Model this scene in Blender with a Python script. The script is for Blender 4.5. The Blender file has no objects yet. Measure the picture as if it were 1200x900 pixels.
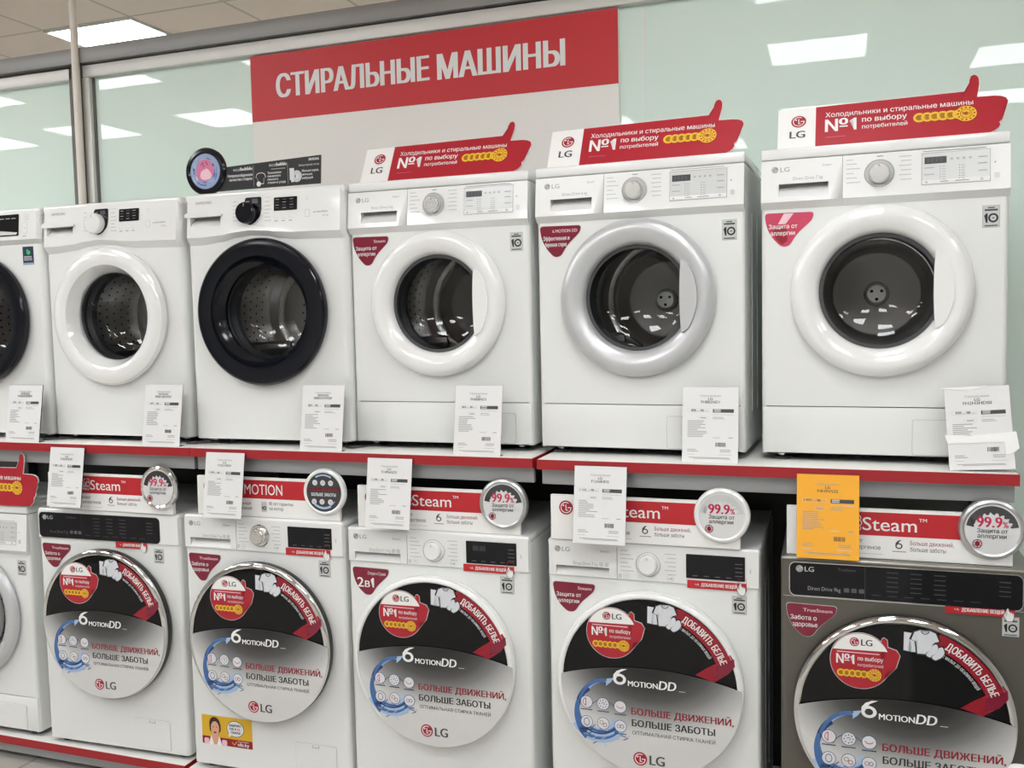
import bpy, bmesh, math, random
from mathutils import Matrix, Vector
from mathutils.geometry import interpolate_bezier, delaunay_2d_cdt
random.seed(7)
PI = math.pi
R = math.radians
sc = bpy.context.scene
COL = sc.collection
ZS = 1.19            # height of the upper shelf top above the floor
ZL = ZS - 1.0909     # height of the lower shelf top

# ------------------------------------------------------------------ camera
cam_d = bpy.data.cameras.new('camera')
cam = bpy.data.objects.new('camera', cam_d)
COL.objects.link(cam)
cam_d.sensor_width = 36.0
cam_d.lens = 1088.03 / 1200 * 36.0
cam_d.clip_start = 0.05
yaw, pitch, roll = 0.3404, 0.0683, 0.0211
fwd = Vector((-math.sin(yaw) * math.cos(pitch), math.cos(yaw) * math.cos(pitch), -math.sin(pitch)))
rt = Vector((math.cos(yaw), math.sin(yaw), 0))
dn = fwd.cross(rt)
r2 = math.cos(roll) * rt + math.sin(roll) * dn
d2 = -math.sin(roll) * rt + math.cos(roll) * dn
m = Matrix((r2, -d2, -fwd)).transposed().to_4x4()
m.translation = Vector((0.5602, -2.6129, 0.3956 + ZS))
cam.matrix_world = m
sc.camera = cam

# ------------------------------------------------------------------ light and exposure
LAMP_L = 15.0
EXPOSURE = 0.28
world = bpy.data.worlds.new('world')
sc.world = world
world.use_nodes = True
world.node_tree.nodes['Background'].inputs[0].default_value = (0.9, 0.95, 1.0, 1)
world.node_tree.nodes['Background'].inputs[1].default_value = 0.25
vs = sc.view_settings
sc.display_settings.display_device = 'sRGB'
vs.view_transform = 'Standard'
vs.look = 'None'
vs.exposure = EXPOSURE
vs.gamma = 1.0
vs.use_curve_mapping = False
sc.cycles.use_denoising = True
sc.cycles.max_bounces = 10
sc.cycles.transparent_max_bounces = 16
sc.cycles.caustics_reflective = False
sc.cycles.caustics_refractive = False

# ------------------------------------------------------------------ materials
MATS = {}


def s2l(c):
    return tuple(((v / 255) / 12.92 if v / 255 <= 0.04045 else ((v / 255 + 0.055) / 1.055) ** 2.4) for v in c)


def mat(name, col=(0.8, 0.8, 0.8), rough=0.4, metal=0.0, coat=0.0, coat_rough=0.03, emis=0.0, noise=0.0, nscale=30.0, spec=0.5):
    if name in MATS:
        return MATS[name]
    mm = bpy.data.materials.new(name)
    mm.use_nodes = True
    nt = mm.node_tree
    b = nt.nodes['Principled BSDF']
    b.inputs['Base Color'].default_value = (*col, 1)
    b.inputs['Roughness'].default_value = rough
    b.inputs['Metallic'].default_value = metal
    b.inputs['Specular IOR Level'].default_value = spec
    if coat:
        b.inputs['Coat Weight'].default_value = coat
        b.inputs['Coat Roughness'].default_value = coat_rough
    if emis:
        b.inputs['Emission Color'].default_value = (*col, 1)
        b.inputs['Emission Strength'].default_value = emis
    if noise:
        tc = nt.nodes.new('ShaderNodeTexCoord')
        nz = nt.nodes.new('ShaderNodeTexNoise')
        nz.inputs['Scale'].default_value = nscale
        nz.inputs['Detail'].default_value = 3
        mp = nt.nodes.new('ShaderNodeMapRange')
        mp.inputs['To Min'].default_value = 1 - noise
        mp.inputs['To Max'].default_value = 1 + noise
        vm = nt.nodes.new('ShaderNodeVectorMath')
        vm.operation = 'SCALE'
        vm.inputs[0].default_value = col
        nt.links.new(tc.outputs['Object'], nz.inputs['Vector'])
        nt.links.new(nz.outputs['Fac'], mp.inputs['Value'])
        nt.links.new(mp.outputs['Result'], vm.inputs['Scale'])
        nt.links.new(vm.outputs[0], b.inputs['Base Color'])
    MATS[name] = mm
    return mm


mat('white enamel', (0.80, 0.81, 0.79), 0.32, noise=0.012, nscale=4)
mat('white plastic', (0.83, 0.835, 0.82), 0.2, coat=0.6, coat_rough=0.05)
mat('white gloss', (0.86, 0.865, 0.85), 0.12, coat=0.8, coat_rough=0.03)
mat('silver plastic', (0.62, 0.63, 0.64), 0.3, metal=0.35)
mat('graphite enamel', (0.135, 0.125, 0.105), 0.36, metal=0.3, noise=0.03, nscale=300)
mat('graphite light', (0.30, 0.29, 0.26), 0.3, metal=0.6)
mat('chrome', (0.78, 0.78, 0.77), 0.07, metal=1.0)
mat('brushed metal', (0.80, 0.80, 0.79), 0.25, metal=1.0)
mat('steel', (0.60, 0.59, 0.575), 0.3, metal=1.0)
mat('hub plastic', (0.92, 0.92, 0.92), 0.38, metal=0.5)
mat('steel dark', (0.15, 0.145, 0.14), 0.3, metal=1.0)
mat('rubber', (0.06, 0.062, 0.065), 0.45)
mat('hole', (0.006, 0.006, 0.006), 0.8)
mat('black gloss', (0.005, 0.006, 0.010), 0.14, spec=0.4)
mat('black plastic', (0.012, 0.012, 0.013), 0.35)
mat('dark glass', (0.005, 0.005, 0.0055), 0.08, spec=0.3)
mat('screen', (0.008, 0.008, 0.010), 0.1, spec=0.3)
mat('lcd', (0.07, 0.075, 0.075), 0.2)
mat('panel grey', (0.66, 0.67, 0.665), 0.25, metal=0.1)
mat('seam', (0.18, 0.18, 0.18), 0.7)
mat('seam light', (0.52, 0.52, 0.51), 0.6)
mat('print grey', (0.35, 0.355, 0.35), 0.5)
mat('print dark', (0.06, 0.06, 0.065), 0.5)
mat('print black', (0.015, 0.015, 0.016), 0.5)
mat('print white', (0.85, 0.85, 0.84), 0.45)
mat('print dim', (0.10, 0.10, 0.105), 0.5)
mat('paper', (0.82, 0.82, 0.815), 0.3, coat=0.5, coat_rough=0.06)
mat('tape white', (0.93, 0.93, 0.91), 0.5)
mat('paper yellow', s2l((250, 178, 45)), 0.3, coat=0.5, coat_rough=0.06)
mat('foam board', (0.88, 0.875, 0.85), 0.5)
mat('red', s2l((190, 36, 44)), 0.4)
mat('shelf red', s2l((164, 32, 40)), 0.4)
mat('banner red', s2l((205, 42, 50)), 0.45)
mat('sign red', s2l((176, 34, 48)), 0.35)
mat('banner white', (0.90, 0.885, 0.84), 0.5)
mat('maroon', s2l((128, 16, 48)), 0.22, coat=0.4)
mat('crimson', s2l((150, 20, 40)), 0.3)
mat('pink gloss', s2l((206, 70, 100)), 0.18, coat=0.6)
mat('logo red', s2l((165, 22, 50)), 0.4)
mat('logo grey', (0.25, 0.25, 0.26), 0.4)
mat('gold', s2l((235, 190, 50)), 0.4)
mat('gold dark', s2l((170, 110, 25)), 0.4)
mat('text red', s2l((140, 20, 40)), 0.45)
mat('text magenta', s2l((196, 30, 80)), 0.45)
mat('water blue', s2l((70, 110, 165)), 0.35)
mat('water pale', s2l((165, 190, 220)), 0.35)
mat('water deep', s2l((30, 55, 105)), 0.35)
mat('icon white', (0.70, 0.71, 0.73), 0.4)
mat('cloth print', (0.70, 0.72, 0.76), 0.4)
mat('sticker grey', (0.58, 0.59, 0.58), 0.4)
mat('label grey', (0.52, 0.525, 0.52), 0.5)
mat('shelf white', (0.80, 0.80, 0.76), 0.3)
mat('apron grey', (0.40, 0.41, 0.42), 0.42, metal=0.25)
mat('rack dark', (0.035, 0.034, 0.034), 0.5)
mat('rack panel', (0.028, 0.027, 0.027), 0.45)
mat('rack panel grey', (0.30, 0.31, 0.30), 0.4)
mat('aluminium', (0.70, 0.69, 0.66), 0.45, metal=0.4)
mat('beam grey', (0.30, 0.295, 0.29), 0.45, metal=0.4)
mat('post dark', (0.16, 0.15, 0.14), 0.5)
mat('pole paint', (0.86, 0.80, 0.72), 0.4)
mat('lamp', (0.95, 0.98, 1.0), 0.5, emis=LAMP_L)
mat('lamp frame', (0.75, 0.75, 0.73), 0.5)
mat('green print', s2l((60, 200, 110)), 0.4)
mat('navy print', s2l((36, 52, 72)), 0.35)
mat('girl yellow', s2l((222, 176, 40)), 0.4)
mat('skin print', s2l((225, 170, 140)), 0.5)
mat('hair print', s2l((48, 32, 26)), 0.5)
mat('pink print', s2l((214, 120, 160)), 0.4)
mat('pale pink print', s2l((240, 200, 210)), 0.4)
mat('wash blue', s2l((150, 165, 200)), 0.4)
mat('wall paint', (0.70, 0.69, 0.66), 0.7)
mat('badge rim', (0.55, 0.56, 0.56), 0.28, metal=0.75)
mat('badge dark', (0.05, 0.05, 0.052), 0.15, coat=0.5)
mat('badge pale', (0.72, 0.72, 0.72), 0.15, coat=0.7)


def glass_mat(name, tint, f0=0.05, rough=0.02):
    mm = bpy.data.materials.new(name)
    mm.use_nodes = True
    nt = mm.node_tree
    for n in list(nt.nodes):
        nt.nodes.remove(n)
    out = nt.nodes.new('ShaderNodeOutputMaterial')
    tr = nt.nodes.new('ShaderNodeBsdfTransparent')
    tr.inputs[0].default_value = (*tint, 1)
    gl = nt.nodes.new('ShaderNodeBsdfGlossy')
    gl.inputs['Roughness'].default_value = rough
    fr = nt.nodes.new('ShaderNodeFresnel')
    fr.inputs['IOR'].default_value = 1.5
    mx = nt.nodes.new('ShaderNodeMixShader')
    nt.links.new(fr.outputs[0], mx.inputs[0])
    nt.links.new(tr.outputs[0], mx.inputs[1])
    nt.links.new(gl.outputs[0], mx.inputs[2])
    nt.links.new(mx.outputs[0], out.inputs[0])
    MATS[name] = mm


glass_mat('clear glass', (0.90, 0.91, 0.92))
glass_mat('acrylic', (0.95, 0.96, 0.96))


def mint_glass():
    mm = mat('mint glass', (0.81, 0.95, 0.87), 0.5, coat=1.0, coat_rough=0.004)
    b = mm.node_tree.nodes['Principled BSDF']
    b.inputs['Coat IOR'].default_value = 1.38
    b.inputs['Specular IOR Level'].default_value = 0.0


mint_glass()


def tile_ceiling():
    mm = bpy.data.materials.new('ceiling tiles')
    mm.use_nodes = True
    nt = mm.node_tree
    b = nt.nodes['Principled BSDF']
    b.inputs['Roughness'].default_value = 0.9
    tc = nt.nodes.new('ShaderNodeTexCoord')
    mp = nt.nodes.new('ShaderNodeMapping')
    mp.inputs['Location'].default_value = (3.65, -1.54, 0)
    br = nt.nodes.new('ShaderNodeTexBrick')
    br.offset = 0.0
    br.inputs['Color1'].default_value = (0.84, 0.69, 0.61, 1)
    br.inputs['Color2'].default_value = (0.81, 0.66, 0.585, 1)
    br.inputs['Mortar'].default_value = (0.58, 0.48, 0.42, 1)
    br.inputs['Scale'].default_value = 1.0
    br.inputs['Brick Width'].default_value = 0.6
    br.inputs['Row Height'].default_value = 0.6
    br.inputs['Mortar Size'].default_value = 0.010
    nt.links.new(tc.outputs['Object'], mp.inputs['Vector'])
    nt.links.new(mp.outputs['Vector'], br.inputs['Vector'])
    nt.links.new(br.outputs['Color'], b.inputs['Base Color'])
    MATS['ceiling tiles'] = mm


def floor_mat():
    mm = bpy.data.materials.new('floor tiles')
    mm.use_nodes = True
    nt = mm.node_tree
    b = nt.nodes['Principled BSDF']
    b.inputs['Roughness'].default_value = 0.3
    tc = nt.nodes.new('ShaderNodeTexCoord')
    br = nt.nodes.new('ShaderNodeTexBrick')
    br.offset = 0.0
    br.inputs['Color1'].default_value = (0.48, 0.45, 0.41, 1)
    br.inputs['Color2'].default_value = (0.45, 0.42, 0.385, 1)
    br.inputs['Mortar'].default_value = (0.28, 0.26, 0.23, 1)
    br.inputs['Scale'].default_value = 1.0
    br.inputs['Brick Width'].default_value = 0.45
    br.inputs['Row Height'].default_value = 0.45
    br.inputs['Mortar Size'].default_value = 0.008
    nt.links.new(tc.outputs['Object'], br.inputs['Vector'])
    nt.links.new(br.outputs['Color'], b.inputs['Base Color'])
    MATS['floor tiles'] = mm


tile_ceiling()
floor_mat()


def film_mat():
    # printed promotional film: dark in the middle of its upper edge, white towards the bottom and the sides
    mm = bpy.data.materials.new('printed film')
    mm.use_nodes = True
    nt = mm.node_tree
    b = nt.nodes['Principled BSDF']
    b.inputs['Roughness'].default_value = 0.22
    tc = nt.nodes.new('ShaderNodeTexCoord')
    mp = nt.nodes.new('ShaderNodeMapping')
    mp.inputs['Location'].default_value = (0.0, 0.0, -0.56)
    mp.inputs['Scale'].default_value = (0.74, 0.0, 1.0)
    mp.vector_type = 'POINT'
    ln = nt.nodes.new('ShaderNodeVectorMath')
    ln.operation = 'LENGTH'
    cr = nt.nodes.new('ShaderNodeValToRGB')
    e = cr.color_ramp.elements
    e[0].position = 0.06
    e[0].color = (0.018, 0.018, 0.018, 1)
    e[1].position = 0.235
    e[1].color = (0.66, 0.655, 0.64, 1)
    for p, v in ((0.10, 0.034), (0.135, 0.085), (0.165, 0.20), (0.20, 0.44)):
        k = e.new(p)
        k.color = (v, v, v * 0.985, 1)
    nt.links.new(tc.outputs['Object'], mp.inputs['Vector'])
    nt.links.new(mp.outputs['Vector'], ln.inputs[0])
    nt.links.new(ln.outputs['Value'], cr.inputs['Fac'])
    nt.links.new(cr.outputs['Color'], b.inputs['Base Color'])
    MATS['printed film'] = mm


film_mat()

# ------------------------------------------------------------------ mesh builder
_glyph = {}


def glyphs(s, bold):
    """triangles of a line of lettering; every outline is filled on its own so that overlapping strokes stay solid"""
    if s in _glyph:
        return _glyph[s]
    c = bpy.data.curves.new('lettering', 'FONT')
    c.body = s
    o = bpy.data.objects.new('lettering', c)
    COL.objects.link(o)
    dg = bpy.context.evaluated_depsgraph_get()
    oe = o.evaluated_get(dg)
    cu = oe.to_curve(dg)
    loops = []
    for sp in cu.splines:
        pts = []
        if sp.type == 'BEZIER':
            bp = sp.bezier_points
            for k in range(len(bp)):
                a, b_ = bp[k], bp[(k + 1) % len(bp)]
                straight = a.handle_right_type == 'VECTOR' and b_.handle_left_type == 'VECTOR'
                d = (b_.co - a.co)
                if not straight and d.length > 1e-7:
                    n1 = d.cross(a.handle_right - a.co).length / d.length
                    n2 = d.cross(b_.handle_left - b_.co).length / d.length
                    straight = max(n1, n2) < 1e-4
                if straight:
                    pts.append((a.co.x, a.co.y))
                else:
                    seg = interpolate_bezier(a.co, a.handle_right, b_.handle_left, b_.co, 4)
                    pts += [(p.x, p.y) for p in seg[:-1]]
        else:
            pts = [(p.co.x, p.co.y) for p in sp.points]
        q = []
        for p in pts:
            if not q or math.hypot(p[0] - q[-1][0], p[1] - q[-1][1]) > 1e-5:
                q.append(p)
        if len(q) > 2:
            loops.append(q)
    oe.to_curve_clear()
    bpy.data.objects.remove(o)
    bpy.data.curves.remove(c)

    vv, ff = [], []
    if loops:
        allv, edges, boxes = [], [], []
        for L in loops:
            o_ = len(allv)
            allv += [Vector(p) for p in L]
            edges += [(o_ + k, o_ + (k + 1) % len(L)) for k in range(len(L))]
            boxes.append((min(p[0] for p in L), max(p[0] for p in L), min(p[1] for p in L), max(p[1] for p in L)))
        res = delaunay_2d_cdt(allv, edges, [], 0, 1e-6)
        vv = [(p.x, p.y) for p in res[0]]
        for f in res[2]:
            cx_ = sum(vv[k][0] for k in f) / len(f)
            cy_ = sum(vv[k][1] for k in f) / len(f)
            wn = 0
            for L, bx in zip(loops, boxes):
                if not (bx[0] < cx_ < bx[1] and bx[2] < cy_ < bx[3]):
                    continue
                for (xa, ya), (xb, yb) in zip(L, L[1:] + L[:1]):
                    if (ya > cy_) != (yb > cy_) and cx_ < (xb - xa) * (cy_ - ya) / (yb - ya) + xa:
                        wn += 1 if yb > ya else -1
            if wn:
                pa, pb, pc = (vv[k] for k in f[:3])
                A = (pb[0] - pa[0]) * (pc[1] - pa[1]) - (pc[0] - pa[0]) * (pb[1] - pa[1])
                ff.append(tuple(f) if A > 0 else tuple(f)[::-1])
    xs = [v[0] for v in vv] or [0, 1]
    _glyph[s] = (vv, ff, min(xs), max(xs))
    return _glyph[s]


class MB:
    """collects geometry into one mesh; print functions draw on a plane facing -Y"""

    def __init__(self):
        self.v, self.f, self.mi, self.ms = [], [], [], []
        self.yf = None

    def _m(self, name):
        if name not in self.ms:
            self.ms.append(name)
        return self.ms.index(name)

    def add(self, verts, faces, mname):
        o = len(self.v)
        k = self._m(mname)
        if self.yf:
            verts = [(x, y + self.yf(z), z) for x, y, z in verts]
        self.v += [tuple(p) for p in verts]
        for f in faces:
            self.f.append(tuple(i + o for i in f))
            self.mi.append(k)

    def quad(self, a, b, c, d, mname):
        self.add([a, b, c, d], [(0, 1, 2, 3)], mname)

    def box(self, x0, x1, y0, y1, z0, z1, mname, bev=0.0, seg=2):
        bm = bmesh.new()
        bmesh.ops.create_cube(bm, size=1.0)
        for v in bm.verts:
            v.co = Vector(((x0 + x1) / 2 + v.co.x * (x1 - x0), (y0 + y1) / 2 + v.co.y * (y1 - y0), (z0 + z1) / 2 + v.co.z * (z1 - z0)))
        if bev:
            bmesh.ops.bevel(bm, geom=list(bm.edges), offset=bev, segments=seg, profile=0.5, affect='EDGES')
        self.frombm(bm, mname)

    def frombm(self, bm, mname):
        bm.verts.ensure_lookup_table()
        bm.verts.index_update()
        self.add([v.co[:] for v in bm.verts], [tuple(v.index for v in f.verts) for f in bm.faces], mname)
        bm.free()

    # ---- flat prints
    def pg(self, pts, y, mname):
        bm = bmesh.new()
        vs_ = [bm.verts.new((p[0], y, p[1])) for p in pts]
        f = bm.faces.new(vs_)
        bmesh.ops.triangulate(bm, faces=[f])
        for ff in bm.faces:
            ff.normal_update()
            if ff.normal.y > 0:
                ff.normal_flip()
        self.frombm(bm, mname)

    def rect(self, x0, x1, z0, z1, y, mname):
        self.quad((x0, y, z0), (x1, y, z0), (x1, y, z1), (x0, y, z1), mname)

    def rrect(self, x0, x1, z0, z1, r, y, mname, n=5):
        self.pg(rr_pts(x0, x1, z0, z1, r, n), y, mname)

    def disc(self, cx, cz, r, y, mname, n=32, rz=None):
        rz = rz or r
        self.add([(cx + r * math.cos(2 * PI * k / n), y, cz + rz * math.sin(2 * PI * k / n)) for k in range(n)], [tuple(range(n))], mname)

    def ring(self, cx, cz, r0, r1, y, mname, a0=0.0, a1=360.0, n=40, rk=1.0, r0b=None, r1b=None):
        vv, ff = [], []
        r0b = r0 if r0b is None else r0b
        r1b = r1 if r1b is None else r1b
        for k in range(n + 1):
            t = k / n
            a = R(a0 + (a1 - a0) * t)
            ra, rb = r0 + (r0b - r0) * t, r1 + (r1b - r1) * t
            vv += [(cx + ra * math.cos(a), y, cz + ra * rk * math.sin(a)), (cx + rb * math.cos(a), y, cz + rb * rk * math.sin(a))]
        for k in range(n):
            q = (2 * k, 2 * k + 1, 2 * k + 3, 2 * k + 2)
            ff.append(q if a1 > a0 else q[::-1])
        self.add(vv, ff, mname)

    def stroke(self, pts, w, y, mname):
        for (xa, za), (xb, zb) in zip(pts, pts[1:]):
            L = math.hypot(xb - xa, zb - za) or 1e-9
            nx, nz = -(zb - za) / L * w / 2, (xb - xa) / L * w / 2
            ex, ez = (xb - xa) / L * w * 0.2, (zb - za) / L * w * 0.2
            self.quad((xa - nx - ex, y, za - nz - ez), (xb - nx + ex, y, zb - nz + ez), (xb + nx + ex, y, zb + nz + ez), (xa + nx - ex, y, za + nz - ez), mname)

    def text(self, s, x, z, h, y, mname, w=None, bold=0.0, align='l', shear=0.0, rot=0.0):
        vv, ff, a, b = glyphs(s, 0.0)
        k = h / 0.70
        kx = (w / (b - a)) if w else k
        W = kx * (b - a)
        x0 = {'l': 0, 'c': -W / 2, 'r': -W}[align]
        c_, s_ = math.cos(rot), math.sin(rot)
        out = []
        for px, py in vv:
            lx, lz = x0 + (px - a) * kx + shear * py * k, py * k
            out.append((x + lx * c_ - lz * s_, y, z + lx * s_ + lz * c_))
        if bold:
            # heavier strokes: the same letters set twice more, a hair to either side
            for kk, sg in enumerate((-1.3, 1.3)):
                d = bold * k * sg
                self.add([(px + d * c_, py - 0.00004 * (kk + 1), pz + d * s_) for px, py, pz in out], ff, mname)
        self.add(out, ff, mname)

    def one(self, x, z, h, y, mname, w=None):
        """figure one with a flag, left edge at x"""
        w = w or h * 0.42
        t_ = h * 0.17
        self.pg([(x + w - t_, z), (x + w, z), (x + w, z + h), (x + w - t_ * 0.9, z + h), (x, z + h * 0.78), (x, z + h * 0.64), (x + w - t_, z + h * 0.80)], y, mname)

    def arctext(self, s, cx, cz, r, a0, a1, h, y, mname, bold=0.0, wk=1.0):
        """letters along an arc, read clockwise from angle a0 to a1 (degrees)"""
        ws = []
        for ch in s:
            if ch == ' ':
                ws.append(0.30)
            else:
                g = glyphs(ch, 0.0)
                ws.append(g[3] - g[2] + 0.09)
        tot = sum(ws)
        t = 0
        for ch, wd in zip(s, ws):
            mid = (t + wd / 2) / tot
            a = R(a0 + (a1 - a0) * mid)
            if ch != ' ':
                wid = abs(R(a1 - a0)) * r * (wd - 0.09) / tot * wk
                self.text(ch, cx + r * math.cos(a), cz + r * math.sin(a), h, y, mname, w=wid, bold=bold, align='c', rot=a - PI / 2)
            t += wd

    def lines(self, x, z, w, n, dz, h, y, mname, seed=1, minw=0.5):
        rr = random.Random(seed)
        for k in range(n):
            ww = w * rr.uniform(minw, 1)
            self.rect(x, x + ww, z - k * dz - h, z - k * dz, y, mname)

    # ---- solids
    def slab(self, pts, y0, y1, mfront, mside=None):
        """outline (x,z) extruded from y0 (front) to y1 (back)"""
        mside = mside or mfront
        A = sum(p[0] * q[1] - q[0] * p[1] for p, q in zip(pts, pts[1:] + pts[:1]))
        if A < 0:
            pts = pts[::-1]
        n = len(pts)
        self.pg(pts, y0, mfront)
        bm = bmesh.new()
        a = [bm.verts.new((p[0], y0, p[1])) for p in pts]
        b = [bm.verts.new((p[0], y1, p[1])) for p in pts]
        for k in range(n):
            j = (k + 1) % n
            bm.faces.new((a[k], b[k], b[j], a[j]))
        f = bm.faces.new(b[::-1])
        bmesh.ops.triangulate(bm, faces=[f])
        self.frombm(bm, mside)

    def lathe(self, prof, cx, cz, mname, n=64, a0=0.0, a1=360.0):
        """profile [(r, y)] turned about the Y axis through (cx, cz); list it front/outside in drawing order"""
        full = abs(a1 - a0) >= 359.9
        m_ = n if full else n + 1
        vv, ff = [], []
        for (r, y) in prof:
            for k in range(m_):
                a = R(a0 + (a1 - a0) * k / n)
                vv.append((cx + r * math.cos(a), y, cz + r * math.sin(a)))
        for i in range(len(prof) - 1):
            for k in range(n):
                j = (k + 1) % m_ if full else k + 1
                ff.append((i * m_ + k, i * m_ + j, (i + 1) * m_ + j, (i + 1) * m_ + k))
        self.add(vv, ff, mname)

    def zlathe(self, prof, cx, cy, mname, n=20):
        vv, ff = [], []
        for (r, z) in prof:
            for k in range(n):
                a = 2 * PI * k / n
                vv.append((cx + r * math.cos(a), cy + r * math.sin(a), z))
        for i in range(len(prof) - 1):
            for k in range(n):
                j = (k + 1) % n
                ff.append((i * n + k, i * n + j, (i + 1) * n + j, (i + 1) * n + k))
        ff.append(tuple(range(n))[::-1])
        ff.append(tuple((len(prof) - 1) * n + k for k in range(n)))
        self.add(vv, ff, mname)

    def plate_hole(self, x0, x1, z0, z1, cx, cz, rad, y, mname, n=72):
        ang = [2 * PI * k / n for k in range(n)] + [math.atan2(zz - cz, xx - cx) % (2 * PI) for xx in (x0, x1) for zz in (z0, z1)]
        ang = sorted(set(round(a, 6) for a in ang))
        vv, ff = [], []
        for a in ang:
            c_, s_ = math.cos(a), math.sin(a)
            t = 1e9
            if c_ > 1e-9: t = min(t, (x1 - cx) / c_)
            if c_ < -1e-9: t = min(t, (x0 - cx) / c_)
            if s_ > 1e-9: t = min(t, (z1 - cz) / s_)
            if s_ < -1e-9: t = min(t, (z0 - cz) / s_)
            vv += [(cx + rad * c_, y, cz + rad * s_), (cx + t * c_, y, cz + t * s_)]
        N = len(ang)
        for k in range(N):
            j = (k + 1) % N
            ff.append((2 * k, 2 * k + 1, 2 * j + 1, 2 * j))
        self.add(vv, ff, mname)

    def build(self, name, parent=None, sharp=32):
        me = bpy.data.meshes.new(name)
        me.from_pydata(self.v, [], self.f)
        for s in self.ms:
            me.materials.append(MATS[s])
        me.polygons.foreach_set('material_index', self.mi)
        me.polygons.foreach_set('use_smooth', [True] * len(self.f))
        bm = bmesh.new()
        bm.from_mesh(me)
        bmesh.ops.remove_doubles(bm, verts=list(bm.verts), dist=1e-6)
        bm.to_mesh(me)
        bm.free()
        me.set_sharp_from_angle(angle=R(sharp))
        me.update()
        o = bpy.data.objects.new(name, me)
        COL.objects.link(o)
        if parent:
            o.parent = parent
        return o


def rr_pts(x0, x1, z0, z1, r, n=5):
    out = []
    for cx, cz, a in ((x1 - r, z1 - r, 0), (x0 + r, z1 - r, 90), (x0 + r, z0 + r, 180), (x1 - r, z0 + r, 270)):
        for k in range(n + 1):
            t = R(a + 90 * k / n)
            out.append((cx + r * math.cos(t), cz + r * math.sin(t)))
    return out


def round_poly(pts, r, n=5):
    """outline with rounded corners (radius may be a list)"""
    out = []
    N = len(pts)
    for i in range(N):
        p = Vector(pts[i])
        a = (Vector(pts[i - 1]) - p)
        b = (Vector(pts[(i + 1) % N]) - p)
        rr = r[i] if isinstance(r, (list, tuple)) else r
        d = min(rr, a.length * 0.49, b.length * 0.49)
        A, B = p + a.normalized() * d, p + b.normalized() * d
        for k in range(n + 1):
            t = k / n
            q = A * (1 - t) ** 2 + p * 2 * t * (1 - t) + B * t * t
            out.append((q.x, q.y))
    return out


def thing(name, label, cat, loc=(0, 0, 0), rot=(0, 0, 0), group=None):
    o = bpy.data.objects.new(name, None)
    o.empty_display_size = 0.05
    COL.objects.link(o)
    o.location = loc
    o.rotation_euler = rot
    o['label'] = label
    o['category'] = cat
    if group:
        o['group'] = group
    return o


def struct(o):
    o['kind'] = 'structure'
    return o


# ------------------------------------------------------------------ the setting
CZ = 2.07 + ZS           # ceiling height
WY = 0.62                # face of the glass partition
b = MB(); b.box(-9.2, 6.2, -7.2, 5.2, -0.1, 0.0, 'floor tiles'); struct(b.build('floor'))
b = MB(); b.box(-9.2, 6.2, -7.2, 5.2, CZ, CZ + 0.1, 'ceiling tiles'); struct(b.build('ceiling'))
b = MB(); b.box(-9.3, -9.2, -7.2, 5.2, 0, CZ, 'wall paint'); struct(b.build('wall_left'))
b = MB(); b.box(6.2, 6.3, -7.2, 5.2, 0, CZ, 'wall paint'); struct(b.build('wall_right'))
b = MB(); b.box(-9.2, 6.2, -7.3, -7.2, 0, CZ, 'wall paint'); struct(b.build('wall_front'))
b = MB(); b.box(-9.2, 6.2, 5.2, 5.3, 0, CZ, 'wall paint'); struct(b.build('wall_back'))
zr0, zr1, zb1 = 1.462 + ZS, 1.510 + ZS, 1.587 + ZS
b = MB(); b.box(-9.2, -2.552, WY, WY + 0.012, 0.0, zr0 + 0.01, 'mint glass'); struct(b.build('window_1'))
b = MB(); b.box(-2.452, -0.077, WY, WY + 0.012, 0.0, zr0 + 0.01, 'mint glass'); struct(b.build('window_2'))
b = MB(); b.box(-0.073, 6.2, WY, WY + 0.012, 0.0, zr0 + 0.01, 'mint glass'); struct(b.build('window_3'))
b = MB()
b.box(-9.2, -2.545, WY - 0.030, WY + 0.05, zr0, zr1, 'aluminium', 0.003)
b.box(-2.486, 6.2, WY - 0.030, WY + 0.05, zr0 + 0.003, zr1 + 0.005, 'aluminium', 0.003)
struct(b.build('trim_1'))
b = MB()
b.box(-9.2, 6.2, WY - 0.045, WY + 0.07, zr1 + 0.012, zb1, 'beam grey', 0.004)
b.box(-9.2, 6.2, WY - 0.01, WY + 0.04, zr1, zr1 + 0.012, 'post dark')
struct(b.build('trim_2'))
b = MB()
b.box(-2.560, -2.540, WY - 0.03, WY + 0.05, 0, zr1, 'post dark', 0.002)
b.box(-2.540, -2.510, WY - 0.005, WY + 0.05, 0, zr1, 'beam grey', 0.002)
b.box(-2.510, -2.490, WY - 0.03, WY + 0.05, 0, zr1, 'post dark', 0.002)
struct(b.build('trim_3'))
b = MB()
b.box(-2.490, -2.452, WY - 0.030, WY + 0.05, 0, zr0 + 0.003, 'aluminium', 0.003)
b.box(-2.452, -2.446, WY - 0.012, WY + 0.02, 0, zr0 + 0.003, 'post dark')
struct(b.build('trim_4'))

b = MB(); b.box(-0.0775, -0.0725, WY - 0.001, WY + 0.01, 0.0, zr0 + 0.003, 'print white'); struct(b.build('trim_5'))

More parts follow.
